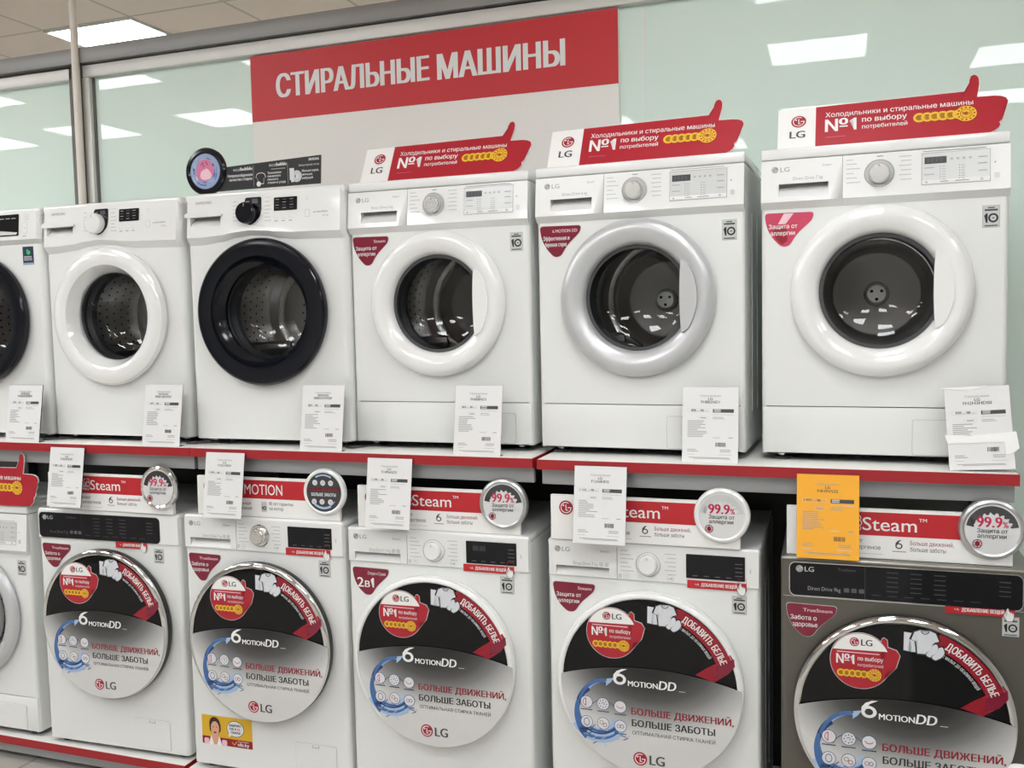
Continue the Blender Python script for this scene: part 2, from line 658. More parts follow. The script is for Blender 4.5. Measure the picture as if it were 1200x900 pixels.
# ceiling lamps, seen and added: (left edge x, near edge y)
LAMPS = [(-3.65, 1.54), (0.12, -2.76), (0.12, -1.43), (0.09, -4.66), (1.38, -3.37), (1.38, -4.70), (-4.39, -2.82),
         (-4.36, -1.45), (-5.70, -2.80), (-5.66, -1.54), (-6.84, -2.80), (-3.02, -1.72), (-1.70, -2.90), (-1.70, -4.40),
         (-3.02, -4.30), (2.75, -2.4), (2.75, -4.3), (-4.4, -5.0), (-0.9, -5.8),  # from the pair ending the row above: unseen aisle lamps added for lighting
         (-6.3, 3.4), (-4.3, 3.9), (-2.3, 3.4), (-0.3, 3.4), (1.7, 3.4), (-7.8, 4.2), (-5.3, 4.4), (-3.3, 4.4), (-1.3, 4.4)]  # unseen lamps added behind the partition to brighten the ceiling there
for i, (x, y) in enumerate(LAMPS):
    if i == 0:
        lab = 'lit square ceiling lamp directly visible above the grey beam'
    else:
        lab = 'lit square ceiling lamp over the shop aisle, in a set partly added for lighting' if y < 0 else 'added unseen ceiling lamp behind the glass partition, brightening the ceiling there'
    t = thing('ceiling_lamp', lab, 'lamp', (x + 0.3, y + 0.29, CZ), group=None if i == 0 else ('ceiling lamps over the aisle' if y < 0 else 'added ceiling lamps behind the partition'))
    q = MB()
    for xa, xb, ya, yb in ((-0.305, 0.305, -0.285, -0.27), (-0.305, 0.305, 0.27, 0.285), (-0.305, -0.29, -0.27, 0.27), (0.29, 0.305, -0.27, 0.27)):
        q.box(xa, xb, ya, yb, -0.012, 0.0, 'lamp frame')
    q.build('frame', t)
    q = MB(); q.box(-0.29, 0.29, -0.27, 0.27, -0.008, -0.002, 'lamp'); q.build('diffuser', t)

# support pole in front of the partition post
t = thing('support_pole', 'thin cream vertical pole from floor to ceiling in front of the partition post', 'pole', (-2.497, 0.568, 0))
q = MB(); q.zlathe([(0.016, 0.012), (0.016, CZ - 0.006)], 0, 0, 'pole paint', 24); q.build('pole', t)
q = MB(); q.zlathe([(0.021, 0.0), (0.021, 0.008), (0.017, 0.012)], 0, 0, 'pole paint', 24); q.build('base_plate', t)
q = MB(); q.zlathe([(0.017, CZ - 0.010), (0.021, CZ - 0.006), (0.021, CZ)], 0, 0, 'pole paint', 24); q.build('ceiling_flange', t)

# banner on the partition
t = thing('banner_sign', 'large red and white board with white lettering naming washing machines, on the glass partition', 'sign', (0, WY - 0.02, ZS))
q = MB()
q.box(-1.652, -0.163, 0.0, 0.018, 0.55, 1.461, 'banner white', 0.001)
q.build('board', t)
q = MB()
q.rect(-1.6515, -0.1635, 1.205, 1.460, -0.0006, 'banner red')
q.text('СТИРАЛЬНЫЕ', -1.532, 1.290, 0.087, -0.0012, 'print white', w=0.652, bold=0.030)
q.text('МАШИНЫ', -0.840, 1.287, 0.089, -0.0012, 'print white', w=0.482, bold=0.030)
q.build('red_print', t)

# ------------------------------------------------------------------ shelving
def shelf(label, x0, x1, ztop, group, yf=-0.115):
    t = thing('display_shelf', label, 'shelf', ((x0 + x1) / 2, 0, ztop), group=group)
    w = (x1 - x0) / 2
    q = MB(); q.box(-w + 0.002, w - 0.002, yf + 0.002, 0.475, -0.028, 0.0, 'shelf white', 0.001); q.build('board', t)
    q = MB()
    q.box(-w, w, yf - 0.001, yf + 0.002, -0.029, -0.001, 'shelf red')
    q.box(-w, -w + 0.002, yf + 0.002, 0.475, -0.029, -0.001, 'shelf red')
    q.box(w - 0.002, w, yf + 0.002, 0.475, -0.029, -0.001, 'shelf red')
    q.build('edge_band', t)
    q = MB()
    q.box(-w + 0.006, w - 0.006, yf + 0.030, yf + 0.05, -0.076, -0.029, 'apron grey', 0.002)
    q.build('apron', t)
    return t


shelf('upper shelf with red edge under the leftmost machines, cut by the left frame edge', -2.70, -1.461, ZS, 'red edged shelves of the upper tier', -0.105)
shelf('upper shelf with red edge under the black-ringed machine and the machine right of it', -1.459, -0.271, ZS, 'red edged shelves of the upper tier', -0.105)
shelf('upper shelf with red edge under the two rightmost machines', -0.254, 0.970, ZS, 'red edged shelves of the upper tier', -0.118)
shelf('lower shelf with red edge at the bottom left of the photo', -2.85, -1.535, ZL, 'red edged shelves of the lower tier', -0.108)
shelf('lower shelf under the four lower machines from the yellow stickered one to the graphite one', -1.515, 1.10, ZL, 'red edged shelves of the lower tier', -0.120)

def simple(name, label, cat, q, group=None):
    o = q.build(name)
    o['label'] = label
    o['category'] = cat
    if group:
        o['group'] = group
    return o


q = MB(); q.box(-3.50, 0.60, 0.525, 0.540, 0.0, ZS - 0.03, 'rack panel', 0.002, 1)
simple('back_panel', 'long dark back panel behind the lower washing machines', 'panel', q)
q = MB(); q.box(0.602, 0.965, 0.525, 0.540, 0.0, ZS - 0.03, 'rack panel grey', 0.002, 1)
simple('back_panel', 'light grey back panel above the graphite machine at the right end', 'panel', q)
for x, lab in ((-2.80, 'dark rack upright at the far left end'), (-1.523, 'dark rack upright behind the machine with the black control panel'),
               (-0.262, 'dark rack upright behind the gap between two upper shelves'), (0.945, 'dark rack upright at the right end of the shelves')):
    t = thing('rack_upright', lab, 'rack post', (x, 0, 0), group='uprights of the shelving rack')
    q = MB(); q.box(-0.010, 0.010, 0.480, 0.523, 0.0, ZS - 0.031, 'rack dark', 0.002, 1); q.build('post', t)
    q = MB()
    q.add([(-0.005, 0.10, ZS - 0.031), (-0.005, 0.48, ZS - 0.031), (-0.005, 0.48, ZS - 0.16), (-0.005, 0.10, ZS - 0.06),
           (0.005, 0.10, ZS - 0.031), (0.005, 0.48, ZS - 0.031), (0.005, 0.48, ZS - 0.16), (0.005, 0.10, ZS - 0.06)],
          [(0, 3, 2, 1), (4, 5, 6, 7), (0, 1, 5, 4), (1, 2, 6, 5), (2, 3, 7, 6), (3, 0, 4, 7)], 'rack dark')
    q.build('bracket', t)
q = MB(); q.box(-2.84, -1.545, -0.02, 0.47, 0.0, ZL - 0.030, 'apron grey', 0.003, 1)
simple('plinth', 'grey plinth under the lower left shelf', 'plinth', q)
q = MB(); q.box(-1.505, 1.09, -0.03, 0.47, 0.0, ZL - 0.030, 'apron grey', 0.003, 1)
simple('plinth', 'grey plinth under the lower right shelf', 'plinth', q)


# ------------------------------------------------------------------ small printed graphics
def lg_logo(q, cx, cz, r, y, disc='logo red', ink='print white'):
    q.disc(cx, cz, r, y, disc, 28)
    e = y - 0.0004
    q.ring(cx, cz, r * 0.66, r * 0.78, e, ink, 60, 360, 28)
    q.rect(cx + r * 0.22, cx + r * 0.78, cz - r * 0.06, cz + r * 0.06, e, ink)
    q.rect(cx - r * 0.06, cx + r * 0.06, cz - r * 0.42, cz + r * 0.42, e, ink)
    q.rect(cx - r * 0.06, cx + r * 0.28, cz - r * 0.42, cz - r * 0.30, e, ink)
    q.disc(cx - r * 0.36, cz + r * 0.30, r * 0.12, e, ink, 10)


def ten_sticker(parent, x0, x1, z0, z1, y):
    q = MB()
    w, h = x1 - x0, z1 - z0
    q.slab([(x0, z0), (x1, z0), (x1, z1), (x0, z1)], y - 0.0006, y, 'print grey')
    q.rect(x0 + 0.0009, x1 - 0.0009, z0 + 0.0009, z1 - 0.0009, y - 0.001, 'sticker grey')
    e = y - 0.0014
    q.rect(x0 + w * 0.3, x1 - w * 0.3, z1 - h * 0.13, z1 - h * 0.08, e, 'print dark')
    q.rect(x0 + w * 0.12, x1 - w * 0.12, z1 - h * 0.25, z1 - h * 0.17, e, 'print dark')
    q.rect(x0 + w * 0.12, x1 - w * 0.12, z0 + h * 0.06, z0 + h * 0.11, e, 'print dark')
    q.one(x0 + w * 0.10, z0 + h * 0.22, h * 0.42, e, 'print black', w * 0.20)
    q.ring(x0 + w * 0.62, z0 + h * 0.43, h * 0.13, h * 0.21, e, 'print black', n=24)
    q.rect(x0 + w * 0.54, x0 + w * 0.70, z0 + h * 0.41, z0 + h * 0.45, e, 'print dark')
    q.build('warranty_sticker', parent)


def tri_sticker(parent, xl, xr, zt, xb, zb, y, head, l1, l2, style='maroon', big=False):
    q = MB()
    def pick(g):
        return round_poly([(xl - g, zt + g), (xr + g, zt - 0.002 + g), (xr - 0.004 + g, zt - 0.022), (xl + 0.083 + g, zt - 0.058), (xb + 0.012 + g, zb + 0.002 - g),
                           (xb - 0.008, zb - g), (xl + 0.020 - g, zt - 0.066), (xl + 0.005 - g, zt - 0.036)], [0.012, 0.012, 0.02, 0.03, 0.012, 0.014, 0.02, 0.02], 6)
    pts, o2 = pick(0.0), pick(0.0012)
    q.slab(o2, y - 0.0005, y, 'sticker grey')
    q.pg(pts, y - 0.001, style)
    e = y - 0.0014
    w = xr - xl
    if style == 'pink gloss':
        q.pg([(xl + 0.05, zt - 0.003), (xl + 0.075, zt - 0.003), (xl + 0.055, zt - 0.03), (xl + 0.035, zt - 0.03)], y - 0.0012, 'pale pink print')
        q.pg([(xl + 0.02, zt - 0.035), (xl + 0.055, zt - 0.035), (xl + 0.06, zt - 0.075), (xl + 0.045, zt - 0.085), (xl + 0.03, zt - 0.07)], y - 0.0011, 'crimson')
    if big:
        q.text(head, xl + w * 0.42, zt - 0.022, 0.009, e, 'print white', w=w * 0.48)
        q.text('2', xl + 0.017, zt - 0.062, 0.030, e, 'print white', w=0.021, bold=0.014)
        q.text('в', xl + 0.043, zt - 0.062, 0.026, e, 'print white', w=0.016, bold=0.012)
        q.one(xl + 0.063, zt - 0.062, 0.030, e, 'print white', 0.011)
    else:
        if head:
            q.text(head, xr - 0.012, zt - 0.020, 0.009, e, 'pale pink print', bold=0.01, align='r', w=min(0.075, 0.008 * len(head)))
        q.text(l1, xl + 0.011, zt - 0.042, 0.0115, e, 'print white', w=min(0.080, 0.0082 * len(l1)), bold=0.006)
        q.text(l2, xl + 0.016, zt - 0.060, 0.0115, e, 'print white', w=min(0.066, 0.0078 * len(l2)), bold=0.006)
    q.build('feature_sticker', parent)


def medals(q, x0, x1, z, r, y):
    n = 6
    for k in range(n):
        x = x0 + (x1 - r * 1.7 - x0) * k / (n - 1)
        q.disc(x, z, r * 0.62, y - 0.0001 * k, 'gold dark', 18)
        q.ring(x, z, r * 0.36, r * 0.60, y - 0.0001 * k - 0.0001, 'gold', n=16)
    y -= 0.0009
    x = x1 - r
    q.disc(x, z, r, y, 'gold', 26)
    for k in range(12):
        a = 2 * PI * k / 12
        q.disc(x + r * 0.78 * math.cos(a), z + r * 0.78 * math.sin(a), r * 0.10, y - 0.0003, 'sign red', 8)
    q.ring(x, z, r * 0.50, r * 0.58, y - 0.0003, 'gold dark', n=20)
    q.disc(x, z, r * 0.22, y - 0.0003, 'gold dark', 10)
    q.text('№1', x, z - r * 0.16, r * 0.36, y - 0.0006, 'sign red', align='c', bold=0.02)


# ------------------------------------------------------------------ washing machine parts
def cabinet(parent, W, z0, z1, D, r, m_, hole=None, front=True, zf0=None, zf1=None, name='cabinet', ribs=True):
    q = MB()
    h = W / 2
    out = []
    for k in range(7):
        a = R(180 + 90 * k / 6)
        out.append((-h + r + r * math.cos(a), r + r * math.sin(a)))
    left = out                      # from (-h, r) to (-h+r, 0)
    right = [(-x, y) for x, y in reversed(left)]
    loopA = [(-h, D)] + left
    loopB = right + [(h, D)]
    def ext(loop):
        n = len(loop)
        vv = [(x, y, z0) for x, y in loop] + [(x, y, z1) for x, y in loop]
        q.add(vv, [(k, k + 1, n + k + 1, n + k) for k in range(n - 1)], m_)
    ext(loopA)
    ext(loopB)
    q.quad((h, D, z0), (-h, D, z0), (-h, D, z1), (h, D, z1), m_)
    full = [(-h, D)] + left + right + [(h, D)]
    n = len(full)
    q.add([(x, y, z1) for x, y in full], [tuple(range(n))], m_)
    q.add([(x, y, z0) for x, y in full], [tuple(range(n))[::-1]], 'rubber')
    za = z0 if zf0 is None else zf0
    zb = z1 if zf1 is None else zf1
    if hole:
        q.plate_hole(-h + r, h - r, za, zb, hole[0], hole[1], hole[2], 0.0, m_)
    else:
        q.rect(-h + r, h - r, za, zb, 0.0, m_)
    if zf0 is not None:
        q.rect(-h + r, h - r, z0, za, 0.012, 'seam')
    if ribs:                         # pressed ribs on the side walls
        for s in (-1, 1):
            for yy in (0.15, 0.27):
                x = s * h
                q.box(min(x, x + s * 0.0015), max(x, x + s * 0.0015), D * yy / 0.44, D * (yy + 0.06) / 0.44, z0 + 0.10, z1 - 0.12, m_, 0.0006, 1)
    return q.build(name, parent)


def feet(parent, W, D, top):
    for sx in (-1, 1):
        for yy in (0.045, D - 0.06):
            q = MB()
            q.zlathe([(0.024, 0.0), (0.024, 0.006), (0.016, 0.009)], sx * (W / 2 - 0.05), yy, 'rubber', 16)
            q.zlathe([(0.009, 0.009), (0.009, top)], sx * (W / 2 - 0.05), yy, 'brushed metal', 12)
            q.zlathe([(0.014, 0.012), (0.014, 0.016)], sx * (W / 2 - 0.05), yy, 'brushed metal', 6)
            q.build('foot', parent)


def drum(parent, cx, cz, rh, D, backholes=True):
    q = MB()
    q.lathe([(rh, 0.0), (rh - 0.012, 0.020), (rh - 0.006, 0.040), (rh - 0.016, 0.055), (rh - 0.010, 0.085)], cx, cz, 'rubber', 56)
    q.build('door_gasket', parent)
    q = MB()
    y0, y1, rd = 0.085, D - 0.045, 0.215
    q.lathe([(rh - 0.010, y0), (rd - 0.02, y0 + 0.004), (rd, y0 + 0.02), (rd, y1 - 0.02), (rd - 0.02, y1)], cx, cz, 'steel', 56)
    q.lathe([(rd - 0.02, y1), (rd - 0.04, y1 - 0.004), (rd - 0.052, y1)], cx, cz, 'chrome', 56)
    q.lathe([(rd - 0.052, y1), (0.125, y1 - 0.003), (0.118, y1 - 0.003), (0.110, y1), (0.0001, y1)], cx, cz, 'steel' if backholes else 'steel dark', 56)
    for i in range(6):
        yy = y0 + 0.045 + i * (y1 - y0 - 0.08) / 6
        for k in range(48):
            if k % 16 in (0, 1):
                continue
            a = 2 * PI * (k + 0.5 * (i % 2)) / 48
            c_, s_ = math.cos(a), math.sin(a)
            vv = []
            for j in range(6):
                u, w = 0.0045 * math.cos(j * PI / 3), 0.0045 * math.sin(j * PI / 3)
                vv.append((cx + (rd - 0.0008) * c_ - u * s_, yy + w, cz + (rd - 0.0008) * s_ + u * c_))
            q.add(vv, [tuple(range(6))], 'hole')
    for i in range(4 if backholes else 0):
        rr = 0.085 + 0.03 * i
        nn = 18 + 6 * i
        for k in range(nn):
            a = 2 * PI * k / nn
            q.disc(cx + rr * math.cos(a), cz + rr * math.sin(a), 0.0038, y1 - 0.0008, 'hole', 6)
    dr = q.build('drum', parent)
    q = MB()
    q.lathe([(0.0001, y1 - 0.022), (0.026, y1 - 0.021), (0.034, y1 - 0.014), (0.036, y1 - 0.001)], cx, cz, 'hub plastic', 28)
    for k in range(3):
        a = R(30 + 120 * k)
        q.disc(cx + 0.016 * math.cos(a), cz + 0.016 * math.sin(a), 0.0048, y1 - 0.0225, 'hole', 10)
    q.build('hub', dr)
    for k in range(3):
        a = R(90 + 120 * k + 8)
        q = MB()
        pro = [(-0.028, rd - 0.001), (-0.016, rd - 0.028), (0.0, rd - 0.036), (0.016, rd - 0.028), (0.028, rd - 0.001)]
        n = len(pro)
        vv = []
        for yy in (y0 + 0.03, y1 - 0.012):
            for (u, rr) in pro:
                vv.append((cx + rr * math.cos(a) - u * math.sin(a), yy, cz + rr * math.sin(a) + u * math.cos(a)))
        q.add(vv, [(j, j + 1, n + j + 1, n + j) for j in range(n - 1)] + [tuple(range(n))[::-1], tuple(range(n, 2 * n))], 'steel')
        q.build('lifter', dr)


def glass_bowl(parent, cx, cz, r, y):
    q = MB()
    q.lathe([(r + 0.002, y), (r - 0.006, y + 0.02), (r - 0.016, y + 0.055), (r - 0.030, y + 0.085), (r - 0.05, y + 0.097), (0.0001, y + 0.102)], cx, cz, 'clear glass', 64)
    return q.build('door_glass', parent)


def filter_flap(parent, x0, x1, z0, z1, y=0.0, m_='white enamel', latch=True):
    q = MB()
    q.slab(rr_pts(x0, x1, z0, z1, 0.007), y - 0.0008, y, 'seam light')
    q.slab(rr_pts(x0 + 0.0013, x1 - 0.0013, z0 + 0.0013, z1 - 0.0013, 0.006), y - 0.0022, y - 0.0006, m_)
    if latch:
        q.rect((x0 + x1) / 2 - 0.012, (x0 + x1) / 2 + 0.012, z1 - 0.012, z1 - 0.003, y - 0.0026, 'seam')
        q.rect((x0 + x1) / 2 - 0.0105, (x0 + x1) / 2 + 0.0105, z1 - 0.0105, z1 - 0.003, y - 0.003, m_)
    q.build('filter_flap', parent)


def knob(parent, cx, cz, r, y, mface, ring=0.0, mring='chrome', depth=0.022):
    q = MB()
    q.lathe([(0.0001, y - depth), (r * 0.86, y - depth), (r * 0.95, y - depth + 0.002), (r, y - depth + 0.006), (r, y)], cx, cz, mface, 40)
    q.rect(cx - 0.001, cx + 0.001, cz + r * 0.55, cz + r * 0.85, y - depth - 0.0004, 'print grey')
    k = q.build('program_knob', parent)
    if ring:
        q = MB()
        q.lathe([(r + 0.0005, y - 0.003), (ring - 0.002, y - 0.003), (ring, y - 0.001), (ring, y + 0.004)], cx, cz, mring, 48)
        q.ring(cx, cz, ring - 0.0035, ring - 0.002, y - 0.0036, 'print grey')
        q.build('dial_ring', k)


def face_with_recess(q, x0, x1, z0, z1, yfun, hx0, hx1, hz0, hz1, depth, m_, slit_shade='seam'):
    """front face (x0..x1, z0..z1) following yfun(z) with a finger recess, deepest at its top"""
    def p(x, z, d=0.0):
        return (x, yfun(z) + d, z)
    q.quad(p(x0, z0), p(hx0, z0), p(hx0, z1), p(x0, z1), m_)
    q.quad(p(hx1, z0), p(x1, z0), p(x1, z1), p(hx1, z1), m_)
    q.quad(p(hx0, z0), p(hx1, z0), p(hx1, hz0), p(hx0, hz0), m_)
    q.quad(p(hx0, hz1), p(hx1, hz1), p(hx1, z1), p(hx0, z1), m_)
    q.quad(p(hx0, hz0), p(hx1, hz0), p(hx1, hz1, depth), p(hx0, hz1, depth), m_)
    q.quad(p(hx0, hz1, depth), p(hx1, hz1, depth), p(hx1, hz1), p(hx0, hz1), slit_shade)  # top face of the recess painted dark to stand for its shadow
    q.add([p(hx0, hz0), p(hx0, hz1, depth), p(hx0, hz1)], [(0, 1, 2)], m_)
    q.add([p(hx1, hz0), p(hx1, hz1), p(hx1, hz1, depth)], [(0, 1, 2)], m_)


# ------------------------------------------------------------------ machine kind 1: upper shelf, straight fascia, round white door
def washer_plain(label, loc, yaw_deg, group, door_m='white gloss', sticker=None, capacity='Direct Drive 7 kg', dz=0.0, knob_m='brushed metal', logo=True, flap=True, big_door=None):
    t = thing('washing_machine', label, 'washing machine', loc, (0, 0, R(yaw_deg)), group)
    W, D, H = 0.596, 0.44, 0.837 + dz
    zs, zp1, zp0, zk = 0.808 + dz, 0.695, 0.677, 0.148
    dc, dr, gr = (0.0, 0.452), 0.223, 0.150
    if big_door:
        dc, dr, gr = big_door
    cabinet(t, W, 0.020, zs - 0.002, D, 0.012, 'white enamel', (dc[0], dc[1], gr + 0.006), zf0=zk + 0.0012, zf1=zp0 + 0.006)
    feet(t, W, D, 0.021)
    # worktop
    q = MB()
    q.box(-W / 2 + 0.004, W / 2 - 0.004, 0.006, D, zs - 0.003, zs + 0.0005, 'seam')
    q.box(-W / 2 - 0.001, W / 2 + 0.001, -0.003, D + 0.004, zs, H, 'white plastic', 0.005, 3)
    q.build('lid', t)
    # service panel below the seam
    q = MB(); q.box(-W / 2 + 0.003, W / 2 - 0.003, -0.001, 0.011, 0.021, zk - 0.0012, 'white enamel', 0.003, 2); q.build('service_panel', t)
    if flap:
        filter_flap(t, 0.080, 0.245, 0.024, 0.117, -0.001, latch=False)
    # fascia
    def yf(z):
        return -0.004 - 0.012 * (zs - z) / (zs - zp1)
    h = W / 2
    q = MB()
    xs = -0.0925
    face_with_recess(q, -h, xs, zp1, zs - 0.002, yf, -0.252, -0.127, 0.708, 0.742, 0.028, 'white plastic')
    q.quad((-h, 0.0, zp0), (xs, 0.0, zp0), (xs, yf(zp1), zp1), (-h, yf(zp1), zp1), 'white plastic')
    q.add([(-h, 0.0, zp0), (-h, yf(zp1), zp1), (-h, yf(zs), zs - 0.002), (-h, 0.0, zs - 0.002)], [(0, 1, 2, 3)], 'white plastic')
    q.quad((-h, yf(zs), zs - 0.002), (xs, yf(zs), zs - 0.002), (xs, 0.002, zs - 0.002), (-h, 0.002, zs - 0.002), 'white plastic')
    q.yf = yf
    if logo:
        lg_logo(q, -0.262, 0.781 + dz, 0.0085, -0.0005, 'logo grey', 'white plastic')
        q.text('LG', -0.248, 0.7745 + dz, 0.0125, -0.0006, 'print grey', w=0.023, bold=0.012)
        q.text(capacity, -0.216, 0.751, 0.0085, -0.0006, 'print grey', w=0.075)
        q.text('Steam', -0.142, 0.783 + dz, 0.006, -0.0006, 'print grey', w=0.022)
    q.yf = None
    q.build('detergent_drawer', t)
    q = MB()
    q.quad((xs + 0.001, yf(zp1), zp1), (h, yf(zp1), zp1), (h, yf(zs), zs - 0.002), (xs + 0.001, yf(zs), zs - 0.002), 'white plastic')
    q.quad((xs + 0.001, 0.0, zp0), (h, 0.0, zp0), (h, yf(zp1), zp1), (xs + 0.001, yf(zp1), zp1), 'white plastic')
    q.add([(h, 0.0, zp0), (h, 0.0, zs - 0.002), (h, yf(zs), zs - 0.002), (h, yf(zp1), zp1)], [(0, 1, 2, 3)], 'white plastic')
    q.quad((xs, yf(zs), zs - 0.002), (h, yf(zs), zs - 0.002), (h, 0.002, zs - 0.002), (xs, 0.002, zs - 0.002), 'white plastic')
    q.quad((xs - 0.0002, yf(zp1) + 0.001, zp1), (xs + 0.0012, yf(zp1) + 0.001, zp1), (xs + 0.0012, yf(zs) + 0.001, zs - 0.002), (xs - 0.0002, yf(zs) + 0.001, zs - 0.002), 'seam')
    q.yf = yf
    kc = (-0.003, 0.753)
    for i, zz in enumerate((0.794, 0.783, 0.771, 0.759, 0.747, 0.735)):
        q.rect(-0.083, -0.083 + 0.018 + 0.008 * (i % 3), zz - 0.0024, zz, -0.0006, 'label grey')
        q.rect(0.044 + 0.004 * (i % 2), 0.073, zz - 0.0024, zz, -0.0006, 'label grey')
    q.rect(-0.009, 0.006, 0.796, 0.799, -0.0006, 'print grey')
    q.lines(0.100, 0.8015, 0.15, 1, 0.01, 0.002, -0.0006, 'print grey', 3, 0.95)
    q.rect(0.262, 0.266, 0.760, 0.764, -0.0006, 'print grey')
    q.rrect(0.262, 0.274, 0.722, 0.736, 0.003, -0.0006, 'panel grey')
    q.yf = None
    q.build('control_panel', t)
    q = MB(); q.yf = yf
    q.rect(0.0965, 0.2535, 0.7155, 0.7965, -0.0008, 'print grey')
    q.rect(0.098, 0.252, 0.717, 0.795, -0.0012, 'panel grey')
    q.rect(0.098, 0.252, 0.717, 0.7275, -0.0014, 'white plastic')
    q.rect(0.1035, 0.1545, 0.768, 0.7855, -0.0018, 'lcd')
    for k in range(4):
        q.rect(0.109 + 0.010 * k, 0.115 + 0.010 * k, 0.7715, 0.782, -0.0021, 'print dark')
    for cx in (0.140, 0.184):
        for k in range(6):
            q.disc(cx, 0.760 - 0.0065 * k, 0.0012, -0.0018, 'print dark', 6)
            q.rect(cx + 0.004, cx + 0.012, 0.7590 - 0.0065 * k, 0.7608 - 0.0065 * k, -0.0018, 'print grey')
    for k in range(4):
        q.rect(0.163 + 0.014 * k, 0.169 + 0.014 * k, 0.775, 0.780, -0.0018, 'print grey')
    for zz in (0.776, 0.760, 0.742):
        q.rect(0.226, 0.246, zz, zz + 0.003, -0.0018, 'print grey')
    for zz in (0.757, 0.740):
        q.rect(0.103, 0.126, zz, zz + 0.0025, -0.0018, 'print grey')
    q.text('▸II', 0.104, 0.7195, 0.005, -0.0018, 'print dark', bold=0.01)
    q.rect(0.140, 0.158, 0.721, 0.7235, -0.0018, 'print grey')
    q.rect(0.174, 0.205, 0.721, 0.7235, -0.0018, 'print grey')
    q.ring(0.234, 0.7225, 0.002, 0.003, -0.0018, 'print dark', n=12)
    q.yf = None
    q.build('display', t)
    knob(t, kc[0], kc[1], 0.026, yf(kc[1]), knob_m, 0.037, 'panel grey')
    # door
    q = MB()
    k = 0.223 / dr
    prof = [(dr - 0.010, 0.0), (dr - 0.003, -0.006), (dr, -0.014), (dr - 0.004, -0.024), (dr - 0.016, -0.033), (dr - 0.030, -0.036),
            (gr + 0.030, -0.033), (gr + 0.012, -0.027), (gr + 0.003, -0.018), (gr, -0.006), (gr - 0.001, 0.012)]
    q.lathe(prof, dc[0], dc[1], door_m, 80)
    door = q.build('door', t)
    q = MB()
    q.ring(dc[0], dc[1], gr - 0.010, gr + 0.001, -0.005, 'rubber', n=64)
    q.build('door_seal', door)
    glass_bowl(door, dc[0], dc[1], gr - 0.001, -0.008)
    hx = dc[0]
    pts = [(hx + 0.130, dc[1] + 0.100)]
    for k in range(1, 12):
        a = R(38 - 76 * k / 12)
        pts.append((hx + 0.006 + 0.168 * math.cos(a), dc[1] + 0.168 * math.sin(a)))
    pts += [(hx + 0.130, dc[1] - 0.100)]
    for k in range(1, 8):
        zz = -0.100 + 0.2 * k / 8
        pts.append((hx + 0.130 - 0.004 * (1 - (zz / 0.1) ** 2), dc[1] + zz))
    q = MB(); q.slab(pts, -0.0355, -0.012, door_m); q.build('door_handle', door)
    drum(t, dc[0], dc[1], gr + 0.006, D, False)
    if sticker:
        tri_sticker(t, -0.290, -0.163, 0.668, -0.238, 0.577, 0.0, *sticker)
    ten_sticker(t, 0.238, 0.277, 0.602, 0.657, 0.0)
    return t


# ------------------------------------------------------------------ machine kind 2: upper shelf, wavy fascia
WAVE_UP = [(-0.30, 0.691), (-0.239, 0.690), (-0.159, 0.694), (-0.098, 0.702), (-0.045, 0.706), (0.014, 0.702), (0.06, 0.697), (0.12, 0.693), (0.30, 0.691)]
WAVE_LO = [(-0.30, 0.667), (-0.239, 0.667), (-0.159, 0.674), (-0.098, 0.686), (-0.045, 0.691), (0.014, 0.687), (0.06, 0.677), (0.12, 0.671), (0.30, 0.667)]


def interp(tab, x):
    for (xa, za), (xb, zb) in zip(tab, tab[1:]):
        if xa <= x <= xb:
            t_ = (x - xa) / (xb - xa)
            t_ = t_ * t_ * (3 - 2 * t_)
            return za + (zb - za) * t_
    return tab[-1][1]


